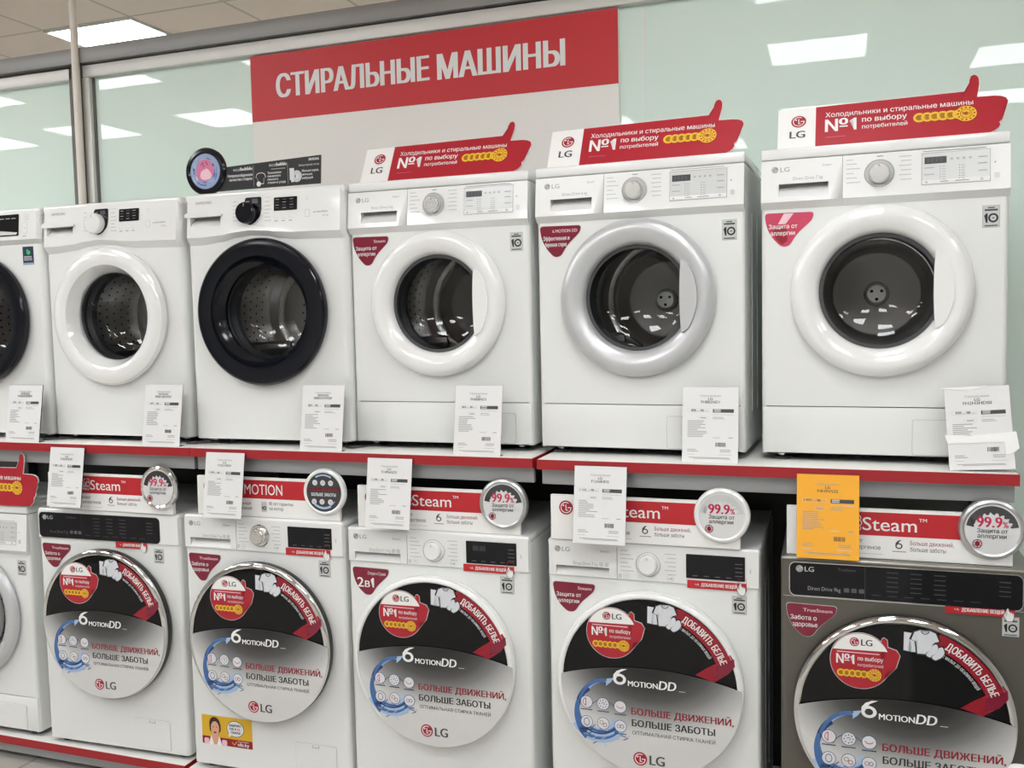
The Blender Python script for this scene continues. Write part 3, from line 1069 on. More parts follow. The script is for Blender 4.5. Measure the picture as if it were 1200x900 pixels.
def washer_wavy(label, loc, yaw_deg, group, door_m, knob_m, right_display=False):
    t = thing('washing_machine', label, 'washing machine', loc, (0, 0, R(yaw_deg)), group)
    WU = WAVE_UP if not right_display else [(-0.3, 0.724), (0.3, 0.724)]
    WL = WAVE_LO if not right_display else [(-0.3, 0.708), (0.3, 0.708)]
    W, D, H = 0.596, 0.43, 0.836
    h = W / 2
    rc = 0.022
    dc, dr, gr = (-0.010, 0.440), 0.240, 0.152
    cabinet(t, W, 0.020, 0.812, D, rc, 'white enamel', (dc[0], dc[1], gr + 0.008), zf1=0.712 if right_display else 0.696)
    feet(t, W, D, 0.021)
    q = MB(); q.box(-h, h, -0.004, D, 0.808, H, 'white plastic', 0.010, 4); q.build('lid', t)
    # fascia: wavy lower edge, sloping return band
    def yf(z):
        return -0.006 - 0.012 * (0.822 - z) / 0.13
    q = MB()
    N = 48
    cols = [-h + rc * 0.6 + (W - rc * 1.2) * k / N for k in range(N + 1)]
    top = 0.822
    xs_ = [(-h, 0.016, -h)] + [(c, 0.0, c) for c in cols] + [(h, 0.016, h)]
    vv, ff = [], []
    for x, dy, xx in xs_:
        zu, zl = interp(WU, max(-0.3, min(0.3, x))), interp(WL, max(-0.3, min(0.3, x)))
        vv += [(x, yf(top) + dy, top), (x, yf(zu) + dy, zu), (x, max(0.0, dy) - 0.0005, zl)]
    n = len(xs_)
    up, lo = [], []
    hole = (-0.276, -0.157, 0.726, 0.757)
    for k in range(n - 1):
        a, b_ = 3 * k, 3 * (k + 1)
        lo.append((a + 2, b_ + 2, b_ + 1, a + 1))
        if not right_display and hole[0] - 0.001 < xs_[k][0] and xs_[k + 1][0] < hole[1] + 0.014:
            continue
        up.append((a + 1, b_ + 1, b_, a))
    q.add(vv, up + lo, 'white plastic')
    if not right_display:
        ks = [k for k in range(n - 1) if hole[0] - 0.001 < xs_[k][0] and xs_[k + 1][0] < hole[1] + 0.014]
        hx0, hx1 = xs_[ks[0]][0], xs_[ks[-1] + 1][0]
        # above / below / recess
        q.quad((hx0, yf(hole[3]), hole[3]), (hx1, yf(hole[3]), hole[3]), (hx1, yf(top), top), (hx0, yf(top), top), 'white plastic')
        for k in ks:
            xa, xb = xs_[k][0], xs_[k + 1][0]
            za, zb = interp(WU, xa), interp(WU, xb)
            q.quad((xa, yf(za), za), (xb, yf(zb), zb), (xb, yf(hole[2]), hole[2]), (xa, yf(hole[2]), hole[2]), 'white plastic')
        dpt = 0.03
        q.quad((hx0, yf(hole[2]), hole[2]), (hx1, yf(hole[2]), hole[2]), (hx1, yf(hole[3]) + dpt, hole[3]), (hx0, yf(hole[3]) + dpt, hole[3]), 'white plastic')
        q.quad((hx0, yf(hole[3]) + dpt, hole[3]), (hx1, yf(hole[3]) + dpt, hole[3]), (hx1, yf(hole[3]), hole[3]), (hx0, yf(hole[3]), hole[3]), 'seam')  # recess top coloured dark as the shadow under the drawer lip
        for xx, rev in ((hx0, False), (hx1, True)):
            tri = [(xx, yf(hole[2]), hole[2]), (xx, yf(hole[3]) + dpt, hole[3]), (xx, yf(hole[3]), hole[3])]
            q.add(tri[::-1] if rev else tri, [(0, 1, 2)], 'white plastic')
    q.quad((-h, yf(top) + 0.016, top), (h, yf(top) + 0.016, top), (h, 0.03, top), (-h, 0.03, top), 'white plastic')
    q.yf = yf
    e = -0.0006
    if not right_display:
        q.text('SAMSUNG', -0.252, 0.800, 0.0095, e, 'print grey', w=0.062, bold=0.02)
        for i, zz in enumerate((0.800, 0.786, 0.774, 0.762, 0.750, 0.738)):
            q.rect(-0.107, -0.107 + 0.014 + 0.005 * (i % 2), zz, zz + 0.003, e, 'panel grey')
            q.rect(0.012, 0.030 + 0.004 * (i % 3), zz - 0.006, zz - 0.003, e, 'panel grey')
        for k in range(3):
            q.disc(0.016 + 0.008 * k, 0.809, 0.0014, e, 'print grey', 8)
        for k in range(3):
            q.stroke([(0.050 + 0.026 * k, 0.755 - 0.004 * k), (0.050 + 0.026 * k, 0.738), (0.066 + 0.026 * k, 0.738)], 0.0009, e, 'panel grey')
            q.rect(0.050 + 0.026 * k, 0.062 + 0.026 * k, 0.729, 0.732, e, 'print grey')
        q.rrect(0.160, 0.178, 0.738, 0.762, 0.003, e, 'panel grey')
        q.rrect(0.1615, 0.1765, 0.7395, 0.7605, 0.002, e - 0.0004, 'white plastic')
        q.text('ecobubble', 0.190, 0.750, 0.006, e, 'water blue', w=0.052)
        q.text('6.0 kg', 0.224, 0.738, 0.006, e, 'print grey', w=0.02)
        q.ring(0.168, 0.797, 0.004, 0.005, e, 'panel grey', n=14)
    else:
        q.rrect(0.228, 0.252, 0.792, 0.815, 0.004, e, 'panel grey')
        q.rrect(0.2295, 0.2505, 0.7935, 0.8135, 0.003, e - 0.0004, 'white plastic')
        q.ring(0.240, 0.8035, 0.004, 0.005, e - 0.0008, 'print grey', n=14)
        q.rrect(0.222, 0.246, 0.744, 0.785, 0.004, e, 'panel grey')
        q.rrect(0.2235, 0.2445, 0.7455, 0.7835, 0.003, e - 0.0004, 'white plastic')
        q.text('A', 0.232, 0.762, 0.007, e - 0.0008, 'print grey')
        q.rect(0.224, 0.242, 0.734, 0.737, e, 'print grey')
    q.yf = None
    q.build('control_panel', t)
    if not right_display:
        # drawer lip
        q = MB()
        pts = round_poly([(-0.288, 0.7565), (-0.150, 0.7575), (-0.143, 0.765), (-0.20, 0.775), (-0.27, 0.776), (-0.290, 0.768)], 0.006, 3)
        q.slab(pts, yf(0.76) - 0.010, yf(0.76) + 0.012, 'white gloss')
        q.build('detergent_drawer', t)
        # bezel behind the knob
        kc = (-0.048, 0.761)
        q = MB(); q.yf = yf
        pts = [(-0.062, 0.800), (-0.060, 0.812), (0.000, 0.812), (0.001, 0.770), (-0.004, 0.748), (-0.022, 0.730), (-0.040, 0.722), (-0.062, 0.730), (-0.078, 0.745), (-0.080, 0.765)]
        q.pg(round_poly(pts, 0.006, 3), -0.0012, 'black gloss')
        q.rrect(-0.035, -0.012, 0.792, 0.806, 0.002, -0.0018, 'lcd')
        q.rect(-0.058, -0.044, 0.798, 0.8005, -0.0018, 'print grey')
        q.yf = None
        q.build('knob_bezel', t)
        knob(t, kc[0], kc[1], 0.035, yf(kc[1]) - 0.001, knob_m, 0.0, depth=0.026)
        q = MB(); q.yf = yf
        q.rrect(0.047, 0.132, 0.763, 0.806, 0.003, -0.0012, 'screen')
        for i in range(3):
            for j in range(4):
                q.rect(0.053 + 0.026 * i, 0.066 + 0.026 * i, 0.798 - 0.009 * j, 0.7998 - 0.009 * j, -0.0018, 'print dim' if (i + j) % 2 else 'print grey')
        q.yf = None
        q.build('display', t)
    else:
        q = MB(); q.yf = yf
        q.rrect(-0.06, 0.206, 0.738, 0.816, 0.004, -0.0012, 'screen')
        q.pg([(-0.05, 0.742), (0.195, 0.742), (0.200, 0.750), (-0.05, 0.775)], -0.0016, 'sticker grey')
        for k in range(5):
            q.rect(0.06 + 0.028 * k, 0.08 + 0.028 * k, 0.800, 0.803, -0.0018, 'print grey')
        q.yf = None
        q.build('display', t)
        q = MB()
        q.slab([(0.206, 0.634), (0.256, 0.634), (0.256, 0.699), (0.206, 0.699)], -0.0006, 0.0, 'navy print')
        q.text('b', 0.231, 0.673, 0.017, -0.001, 'green print', bold=0.05, align='c')
        q.ring(0.2335, 0.6775, 0.004, 0.008, -0.0011, 'green print', n=18)
        q.lines(0.211, 0.664, 0.04, 3, 0.006, 0.0025, -0.001, 'icon white', 5, 0.7)
        q.rect(0.206, 0.256, 0.634, 0.641, -0.001, 'wash blue')
        q.build('feature_sticker', t)
    # door
    q = MB()
    prof = [(dr - 0.012, 0.0), (dr - 0.002, -0.008), (dr, -0.018), (dr - 0.006, -0.030), (dr - 0.020, -0.038), (dr - 0.040, -0.041), (gr + 0.036, -0.038)]
    if door_m == 'black gloss':
        prof = [(dr - 0.012, 0.0), (dr - 0.002, -0.008), (dr, -0.020), (dr - 0.003, -0.029), (dr - 0.009, -0.034), (dr - 0.02, -0.0355), (gr + 0.040, -0.0365), (gr + 0.036, -0.0355)]
        prof += [(gr + 0.030, -0.035), (gr + 0.022, -0.016), (gr + 0.008, -0.004), (gr, 0.004), (gr - 0.001, 0.016)]
    else:
        prof += [(gr + 0.026, -0.034), (gr + 0.016, -0.020), (gr + 0.006, 0.0), (gr, 0.012), (gr - 0.001, 0.020)]
    q.lathe(prof, dc[0], dc[1], door_m, 88)
    door = q.build('door', t)
    glass_bowl(door, dc[0], dc[1], gr - 0.001, 0.004)
    drum(t, dc[0], dc[1], gr + 0.008, D)
    filter_flap(t, 0.115, 0.262, 0.030, 0.122, 0.0, latch=False)
    return t


# ------------------------------------------------------------------ promotional prints on the lower doors
def tshirt(q, cx, cz, s, y, m_):
    pts = [(-0.5, 0.5), (-0.22, 0.62), (-0.1, 0.52), (0.1, 0.52), (0.22, 0.62), (0.5, 0.5), (0.66, 0.1), (0.42, 0.0), (0.36, 0.14), (0.36, -0.62), (-0.36, -0.62), (-0.36, 0.14), (-0.42, 0.0), (-0.66, 0.1)]
    q.pg([(cx + px * s * 1.15, cz + pz * s * 1.12) for px, pz in pts], y + 0.0003, 'print black')
    q.pg([(cx + px * s, cz + pz * s) for px, pz in pts], y, m_)


def promo_film(parent, y):
    """printed film over the lower part of the door"""
    rad, cz = 0.2525, 0.462
    x1 = math.sqrt(rad ** 2 - 0.016 ** 2)
    q = MB()
    arc = []
    for k in range(25):
        x = -x1 + 2 * x1 * k / 24
        arc.append((x, 0.478 + 0.038 * (1 - (x / x1) ** 2)))
    low = []
    a0 = math.atan2(0.016, x1)
    for k in range(1, 48):
        a = a0 - (PI + 2 * a0) * k / 48
        low.append((rad * math.cos(a), cz + rad * math.sin(a)))
    q.slab(arc + low, y - 0.0005, y, 'printed film')
    e = y - 0.001
    # six motion logo
    q.ring(-0.082, 0.478, 0.010, 0.0185, e, 'print white', 10, 370, 28, 0.85)
    q.pg([(-0.1005, 0.478), (-0.099, 0.490), (-0.090, 0.501), (-0.075, 0.508), (-0.060, 0.509), (-0.078, 0.500), (-0.088, 0.490), (-0.091, 0.480)], e - 0.0001, 'print white')
    q.text('MOTION', -0.058, 0.4615, 0.0155, e, 'print white', w=0.083, bold=0.02)
    q.text('DD', 0.028, 0.4605, 0.025, e, 'print white', w=0.046, bold=0.02, shear=0.15)
    q.rect(0.083, 0.101, 0.460, 0.4615, e, 'sticker grey')
    # slogan
    q.text('БОЛЬШЕ ДВИЖЕНИЙ,', -0.049, 0.381, 0.0185, e, 'text red', w=0.279, bold=0.022)
    q.text('БОЛЬШЕ ЗАБОТЫ', -0.048, 0.3475, 0.0185, e, 'print black', w=0.228, bold=0.022)
    q.text('ОПТИМАЛЬНАЯ СТИРКА ТКАНЕЙ', -0.047, 0.324, 0.010, e, 'print dark', w=0.228, bold=0.004)
    lg_logo(q, -0.026, 0.256, 0.0195, e)
    q.text('LG', 0.001, 0.2425, 0.027, e, 'print dark', w=0.041, bold=0.02)
    # water swirl
    cx, cz2 = -0.130, 0.378
    q.ring(cx, cz2, 0.076, 0.079, e, 'water pale', 82, 150, 30, 1.16, 0.062, 0.080)
    q.ring(cx, cz2, 0.064, 0.081, e - 0.0001, 'water deep', 125, 200, 30, 1.12, 0.072, 0.082)
    q.ring(cx, cz2, 0.0745, 0.0845, e - 0.0002, 'water blue', 84, 160, 26, 1.16, 0.068, 0.0765)
    q.ring(cx, cz2, 0.072, 0.081, e - 0.0002, 'water blue', 160, 235, 30, 1.12, 0.060, 0.092)
    q.ring(cx, cz2, 0.062, 0.100, e - 0.0001, 'water pale', 205, 335, 36, 1.02, 0.030, 0.076)
    q.ring(cx, cz2, 0.060, 0.094, e - 0.0002, 'water blue', 218, 322, 36, 1.0, 0.048, 0.066)
    q.ring(cx, cz2, 0.066, 0.080, e - 0.0003, 'water pale', 232, 300, 30, 1.0, 0.060, 0.066)
    q.ring(cx, cz2, 0.070, 0.074, e - 0.0004, 'water deep', 226, 312, 30, 1.0, 0.052, 0.056)
    q.pg([(-0.119, 0.476), (-0.098, 0.480), (-0.108, 0.466), (-0.121, 0.455)], e - 0.0002, 'water pale')
    rr = random.Random(3)
    for k in range(16):
        a = R(rr.uniform(225, 340)); d = rr.uniform(0.05, 0.10)
        px, pz = cx + d * math.cos(a), cz2 + d * math.sin(a)
        q.stroke([(px, pz), (px + rr.uniform(0.006, 0.016), pz + rr.uniform(-0.006, 0.008))], 0.0022, e - 0.0005, rr.choice(['water blue', 'water deep', 'water pale']))
    # link lines and six icons
    q.ring(-0.130, 0.372, 0.040, 0.0415, e - 0.0005, 'water deep', 20, 160, 24)
    for (px, pz) in ((-0.178, 0.403), (-0.130, 0.402), (-0.081, 0.399), (-0.178, 0.345), (-0.130, 0.345), (-0.081, 0.343)):
        q.disc(px, pz, 0.0178, e - 0.0007, 'water deep', 24)
        q.disc(px, pz, 0.0165, e - 0.0009, 'icon white', 24)
        q.rect(px - 0.017, px + 0.017, pz - 0.0235, pz - 0.021, e - 0.0007, 'water deep')
    f = e - 0.0012
    q.ring(-0.180, 0.403, 0.007, 0.0085, f, 'text magenta', 90, 270, 14, 1.3); q.rect(-0.181, -0.179, 0.391, 0.415, f, 'text magenta')
    for k in range(8):
        a = 2 * PI * k / 8
        q.disc(-0.130 + 0.0105 * math.cos(a), 0.402 + 0.0105 * math.sin(a), 0.0018, f, 'water deep', 6)
    q.ring(-0.130, 0.402, 0.003, 0.0045, f, 'print dark', -60, 180, 12)
    q.ring(-0.081, 0.406, 0.010, 0.0118, f, 'text magenta', 200, 330, 16)
    q.ring(-0.178, 0.345, 0.007, 0.0085, f, 'water deep', 0, 360, 18, 1.35)
    q.ring(-0.135, 0.348, 0.0045, 0.006, f, 'gold dark', n=14); q.ring(-0.125, 0.341, 0.0045, 0.006, f, 'crimson', n=14)
    q.ring(-0.086, 0.343, 0.004, 0.0055, f, 'text magenta', n=14); q.ring(-0.076, 0.343, 0.004, 0.0055, f, 'water deep', n=14)
    o = q.build('promotional_film', parent)
    o['label'] = 'grey to white printed film with slogan and blue water swirl'


def promo_badge(parent, y):
    """round red and white sticker with a thumb"""
    q = MB()
    cx, cz, r = -0.103, 0.608, 0.0715
    def shape(g):
        pts = []
        for k in range(60):
            a = R(-32 - (360 - 66) * k / 59)
            pts.append((cx + (r + g) * math.cos(a), cz + (r + g) * math.sin(a)))
        a0 = [(cx + 0.052, cz + 0.049), (cx + 0.050, cz + 0.060), (cx + 0.056, cz + 0.064), (cx + 0.063, cz + 0.058), (cx + 0.064, cz + 0.040),
              (cx + 0.084, cz + 0.034), (cx + 0.093, cz + 0.022), (cx + 0.088, cz + 0.004), (cx + 0.084, cz - 0.010), (cx + 0.074, cz - 0.018), (cx + 0.062, cz - 0.022)]
        return pts + [(px + (g if px > cx + 0.06 else 0), pz + (g if pz > cz + 0.03 else -g * 0.5)) for px, pz in a0]
    q.slab(shape(0.0016), y - 0.0004, y, 'sticker grey')
    q.pg(shape(0.0), y - 0.0008, 'sign red')
    e = y - 0.0012
    seg = []
    for k in range(25):
        a = R(158 - (158 - 24) * k / 24)
        seg.append((cx + (r - 0.0012) * math.cos(a), cz + (r - 0.0012) * math.sin(a)))
    q.pg(seg, e, 'foam board')
    lg_logo(q, cx - 0.014, cz + 0.048, 0.0115, e - 0.0003)
    q.text('LG', cx + 0.002, cz + 0.040, 0.016, e - 0.0003, 'print dark', w=0.026, bold=0.02)
    q.rect(cx - 0.056, cx + 0.045, cz + 0.019, cz + 0.0215, e, 'pale pink print')
    q.text('№', cx - 0.057, cz - 0.010, 0.024, e, 'print white', w=0.031, bold=0.014)
    q.one(cx - 0.0235, cz - 0.010, 0.024, e, 'print white', 0.0095)
    q.text('по выбору', cx - 0.006, cz + 0.001, 0.0105, e, 'print white', w=0.060, bold=0.008)
    q.text('потребителей', cx - 0.006, cz - 0.014, 0.0075, e, 'pale pink print', w=0.060, bold=0.004)
    medals(q, cx - 0.046, cx + 0.050, cz - 0.034, 0.016, e)
    q.build('promotional_badge', parent)


def promo_band(parent, y):
    """curved red band with arrow head, lettering and printed clothes"""
    q = MB()
    cx, cz = -0.004, 0.462
    q.ring(cx, cz, 0.207, 0.246, y - 0.0004, 'crimson', 22, 70, 36)
    e = y - 0.0008
    q.pg([(0.186, 0.551), (0.222, 0.577), (0.233, 0.560), (0.212, 0.520), (0.178, 0.496), (0.128, 0.512), (0.160, 0.535)], y - 0.0006, 'crimson')
    q.pg([(0.183, 0.541), (0.232, 0.566), (0.234, 0.545), (0.214, 0.520), (0.182, 0.508)], y - 0.0007, 'maroon')
    q.arctext('ДОБАВИТЬ БЕЛЬЕ', cx, cz, 0.217, 64, 22.5, 0.019, e - 0.0002, 'print white', 0.018, 0.98)
    q.arctext('ОТ МАЛЫХ ДО ОБЪЕМНЫХ ВЕЩЕЙ', cx, cz, 0.195, 64, 30, 0.0075, e, 'icon white', 0.01, 0.95)
    # trousers, shirt, socks
    q.pg([(-0.003, 0.694), (0.026, 0.692), (0.029, 0.641), (0.015, 0.641), (0.013, 0.672), (0.010, 0.642), (-0.004, 0.644)], y - 0.0009, 'print black')
    q.pg([(-0.001, 0.692), (0.024, 0.690), (0.027, 0.643), (0.016, 0.643), (0.0135, 0.680), (0.009, 0.644), (-0.002, 0.646)], y - 0.0012, 'cloth print')
    tshirt(q, 0.047, 0.670, 0.048, y - 0.0016, 'cloth print')
    q.disc(0.047, 0.671, 0.012, y - 0.0018, 'icon white', 14)
    q.ring(0.047, 0.700, 0.0085, 0.0105, y - 0.0019, 'print black', 190, 350, 12)
    for dx, dz_ in ((0.0, 0.0), (0.013, -0.006)):
        s_ = [(0.064 + dx, 0.664 + dz_), (0.074 + dx, 0.668 + dz_), (0.079 + dx, 0.652 + dz_), (0.071 + dx, 0.640 + dz_), (0.058 + dx, 0.632 + dz_), (0.049 + dx, 0.638 + dz_), (0.052 + dx, 0.645 + dz_), (0.062 + dx, 0.650 + dz_)]
        c_ = (sum(p[0] for p in s_) / 8, sum(p[1] for p in s_) / 8)
        q.pg([(c_[0] + (p[0] - c_[0]) * 1.16, c_[1] + (p[1] - c_[1]) * 1.16) for p in s_], y - 0.0020 - dx * 0.03, 'print black')
        q.pg(round_poly(s_, 0.004, 2), y - 0.0022 - dx * 0.03, 'cloth print')
    q.build('promotional_band', parent)


def add_items_strip(parent, x0, x1, z0, z1, y):
    q = MB()
    q.slab([(x0, z0), (x1, z0), (x1, z1), (x0, z1)], y - 0.0006, y, 'red')
    e = y - 0.001
    w = x1 - x0
    q.text('+A', x0 + w * 0.13, z0 + 0.008, 0.006, e, 'print white', w=w * 0.07)
    q.text('ДОБАВЛЕНИЕ ВЕЩЕЙ', x0 + w * 0.24, z0 + 0.0065, 0.009, e, 'print white', w=w * 0.60, bold=0.02)
    q.stroke([(x1 - 0.022, z1 - 0.001), (x1 - 0.022, z1 + 0.012), (x1 - 0.001, z1 + 0.012), (x1 - 0.001, z1 - 0.001)], 0.0009, e, 'red')
    hx, hz = x1 - 0.013, z0 - 0.004
    hand = [(-0.005, -0.006), (0.006, -0.006), (0.010, 0.002), (0.0095, 0.014), (0.0075, 0.015), (0.0062, 0.010), (0.0055, 0.016), (0.0035, 0.016), (0.0025, 0.011), (0.0018, 0.017),
            (-0.0005, 0.017), (-0.0012, 0.011), (-0.002, 0.025), (-0.0045, 0.026), (-0.0055, 0.023), (-0.005, 0.006), (-0.010, 0.010), (-0.0125, 0.008)]
    q.pg([(hx + px * 1.13, hz + pz * 1.08) for px, pz in hand], e - 0.0001, 'print dark')
    q.pg([(hx + px, hz + pz) for px, pz in hand], e - 0.0004, 'print white')
    q.build('red_strip_sticker', parent)


# ------------------------------------------------------------------ machine kind 3: lower shelf, big dark door
def washer_promo(label, loc, yaw_deg, group, ring_m='white gloss', body='white enamel', face='white plastic', fascia='knob', knob_m='white gloss', dz=0.0,
                 sticker=None, big=False, strip=None, ten=None, capacity='Direct Drive 7 kg', flap=(0.094, 0.240, 0.030, 0.130), dcx=-0.004):
    t = thing('washing_machine', label, 'washing machine', loc, (0, 0, R(yaw_deg)), group)
    W, D, H = 0.596, 0.54, 0.857 + dz
    h = W / 2
    zp = 0.752 + dz * 0.6
    cabinet(t, W, 0.018, H - 0.018, D, 0.014, body, zf1=zp - 0.001)
    feet(t, W, D, 0.020)
    y0 = -0.003
    def yc(z):
        return y0
    q = MB()
    xs = -0.0945
    if fascia == 'knob':
        face_with_recess(q, -h + 0.004, xs, zp, H - 0.008, yc, -0.273, -0.117, max(zp + 0.002, 0.752 + dz), 0.781 + dz, 0.026, face)
        q.quad((-h + 0.004, y0, zp), (-h + 0.004, y0, H - 0.008), (-h, 0.010, H - 0.008), (-h, 0.010, zp), face)
        e = y0 - 0.0005
        lg_logo(q, -0.268, 0.829 + dz, 0.0088, e, 'logo grey', face)
        q.text('LG', -0.2545, 0.8225 + dz, 0.013, e, 'print grey', w=0.0225, bold=0.014)
        q.text('Steam', -0.143, 0.825 + dz, 0.007, e, 'print grey', w=0.028)
        q.text(capacity, -0.222, 0.785 + dz, 0.010, e, 'print grey', w=0.072)
        q.rrect(-0.146, -0.134, 0.784 + dz, 0.796 + dz, 0.002, e, 'panel grey')
        q.rrect(-0.130, -0.118, 0.784 + dz, 0.796 + dz, 0.002, e, 'panel grey')
        q.build('detergent_drawer', t)
        q = MB()
        q.quad((xs + 0.0015, y0, zp), (h - 0.004, y0, zp), (h - 0.004, y0, H - 0.008), (xs + 0.0015, y0, H - 0.008), face)
        q.quad((h - 0.004, y0, H - 0.008), (h - 0.004, y0, zp), (h, 0.010, zp), (h, 0.010, H - 0.008), face)
        q.quad((xs - 0.0003, y0 + 0.002, zp), (xs + 0.002, y0 + 0.002, zp), (xs + 0.002, y0 + 0.002, H - 0.008), (xs - 0.0003, y0 + 0.002, H - 0.008), 'seam')
        kz = 0.800 + dz
        for i in range(6):
            zz = kz + 0.036 - 0.0115 * i
            q.rect(-0.084, -0.084 + 0.022 + 0.008 * (i % 3), zz - 0.0024, zz, e, 'label grey')
            q.rect(0.040 + 0.008 * (i % 2), 0.072, zz - 0.0054, zz - 0.003, e, 'label grey')
        for bx in (-0.067, 0.056):
            q.ring(bx, 0.763 + dz, 0.0090, 0.0100, e, 'panel grey', n=24)
        q.ring(-0.067, 0.763 + dz, 0.003, 0.004, e, 'print grey', n=14)
        q.text('▸II', 0.0505, 0.760 + dz, 0.006, e, 'print dark', w=0.011)
        q.rrect(-0.090, -0.081, 0.756 + dz, 0.768 + dz, 0.002, e, 'panel grey')
        q.rect(0.270, 0.274, 0.792 + dz, 0.804 + dz, e, 'panel grey')
        q.build('control_panel', t)
        knob(t, -0.005, kz, 0.0265, y0, knob_m, 0.0365, 'chrome' if knob_m == 'brushed metal' else 'white plastic')
        q = MB()
        q.rrect(0.100, 0.258, 0.769 + dz, 0.836 + dz, 0.002, y0 - 0.0016, 'screen')
        q.slab(rr_pts(0.100, 0.258, 0.769 + dz, 0.836 + dz, 0.002), y0 - 0.0014, y0, 'black plastic')
        for k in range(4):
            q.rect(0.232, 0.252, 0.815 + dz - 0.011 * k, 0.817 + dz - 0.011 * k, y0 - 0.002, 'print dim')
        for k in range(4):
            q.rect(0.118 + 0.030 * k, 0.132 + 0.030 * k, 0.776 + dz, 0.778 + dz, y0 - 0.002, 'print dim')
        if sticker and big:
            q.text('88:88', 0.122, 0.808 + dz, 0.016, y0 - 0.002, 'lcd', w=0.04)
        q.build('display', t)
    else:
        q.quad((-h + 0.004, y0, zp), (h - 0.004, y0, zp), (h - 0.004, y0, H - 0.008), (-h + 0.004, y0, H - 0.008), face)
        q.quad((-h + 0.004, y0, zp), (-h + 0.004, y0, H - 0.008), (-h, 0.010, H - 0.008), (-h, 0.010, zp), face)
        q.quad((h - 0.004, y0, H - 0.008), (h - 0.004, y0, zp), (h, 0.010, zp), (h, 0.010, H - 0.008), face)
        q.build('control_panel', t)
        x0, x1 = fascia
        q = MB()
        q.slab(rr_pts(x0 - 0.002, x1 + 0.002, 0.7535, 0.8435, 0.016, 6), y0 - 0.0012, y0, 'chrome' if body == 'graphite enamel' else 'black plastic')
        q.slab(rr_pts(x0, x1, 0.7555, 0.8415, 0.0145, 6), y0 - 0.0018, y0 - 0.001, 'screen')
        e = y0 - 0.0022
        lg_logo(q, x0 + 0.024, 0.826, 0.0088, e, 'sticker grey', 'screen')
        q.text('LG', x0 + 0.037, 0.8195, 0.013, e, 'sticker grey', w=0.0225, bold=0.014)
        q.text('TrueSteam', x0 + 0.118, 0.826, 0.007, e, 'print dim', w=0.044)
        q.text(capacity, x0 + 0.045, 0.771, 0.010, e, 'print dim' if body != 'graphite enamel' else 'print grey', w=0.080)
        for k in range(3):
            q.rrect(x0 + 0.133 + 0.018 * k, x0 + 0.146 + 0.018 * k, 0.771, 0.782, 0.002, e, 'print dim')
        q.rect(x0 + 0.1835, x0 + 0.1845, 0.756, 0.841, e, 'print dark')
        for k in range(3):
            for j in range(5):
                q.rect(x0 + 0.235 + 0.055 * k, x0 + 0.262 + 0.055 * k, 0.828 - 0.012 * j, 0.830 - 0.012 * j, e, 'print dark')
        for k in range(4):
            q.rect(x1 - 0.052, x1 - 0.026, 0.822 - 0.0115 * k, 0.8236 - 0.0115 * k, e, 'print dim' if k % 2 == 0 else 'print dark')
        for k in range(7):
            q.rect(x0 + 0.20 + 0.038 * k, x0 + 0.222 + 0.038 * k, 0.768, 0.7694, e, 'print dark')
        q.build('display', t)
    # worktop
    q = MB()
    q.box(-h, h, -0.002, D, H - 0.020, H, face if body == 'white enamel' else 'graphite light', 0.008, 4)
    q.build('lid', t)
    q = MB(); q.rect(-h + 0.006, h - 0.006, zp - 0.0008, zp + 0.0006, -0.0034, 'seam light'); q.build('fascia_seam', t)
    # door
    dc, dr = (dcx, 0.466), 0.262
    q = MB()
    gi = 0.244
    back = 'black plastic' if ring_m == 'chrome' else ring_m
    q.lathe([(dr - 0.008, 0.0), (dr - 0.002, -0.006), (dr, -0.014), (dr, -0.030)], dc[0], dc[1], back, 88)
    q.lathe([(dr, -0.030), (dr - 0.002, -0.037), (dr - 0.007, -0.041), (gi + 0.004, -0.042), (gi, -0.039), (gi - 0.001, -0.034)], dc[0], dc[1], ring_m, 88)
    door = q.build('door', t)
    q = MB()
    q.lathe([(0.0001, -0.0405), (0.10, -0.0402), (0.18, -0.0395), (0.225, -0.0385), (gi, -0.0365)], dc[0], dc[1], 'dark glass', 88)
    q.build('door_glass', door)
    promo_film(door, -0.0428)
    promo_badge(door, -0.0413)
    promo_band(door, -0.0413)
    if sticker:
        tri_sticker(t, -0.285, -0.158, 0.732 + dz * 0.6, -0.232, 0.645, 0.0, *sticker, big=big)
    if strip:
        add_items_strip(t, *strip, -0.0036)
    if ten:
        ten_sticker(t, *ten, 0.0)
    if flap:
        filter_flap(t, *flap, 0.0, body)
    return t


# ------------------------------------------------------------------ the washing machines
GU = 'front loading washing machines on the upper shelf'
GL = 'front loading washing machines on the lower shelf'
washer_wavy('white washing machine with black door ring cut off by the left frame edge, upper shelf', (-2.440, -0.004, ZS), 0.15, GU, 'black gloss', 'white gloss', True)
washer_wavy('white washing machine with plain white deep-rimmed door and white knob on a dark bezel', (-1.830, -0.004, ZS), 0.15, GU, 'white gloss', 'white gloss')
washer_wavy('white washing machine with wide black door ring and black knob beneath the black display sign', (-1.206, -0.008, ZS), 1.29, GU, 'black gloss', 'black gloss')
washer_plain('white washing machine with white door, third from right on the upper shelf', (-0.606, 0.018, ZS), 0.31, GU,
             sticker=('Steam', 'Защита от', 'аллергии'), capacity='Direct Drive 5 kg')
washer_plain('white washing machine with silver grey door ring on the upper shelf, beside the rightmost', (0.018, -0.001, ZS), -1.99, GU, door_m='silver plastic',
             sticker=('6 MOTION DD', 'Эффективная и', 'бережная стирка'), capacity='Direct Drive 6 kg')
washer_plain('white washing machine with glossy pink sticker at the right end of the upper shelf', (0.657, -0.004, ZS), -0.84, GU,
             sticker=('', 'Защита от', 'аллергии', 'pink gloss'))
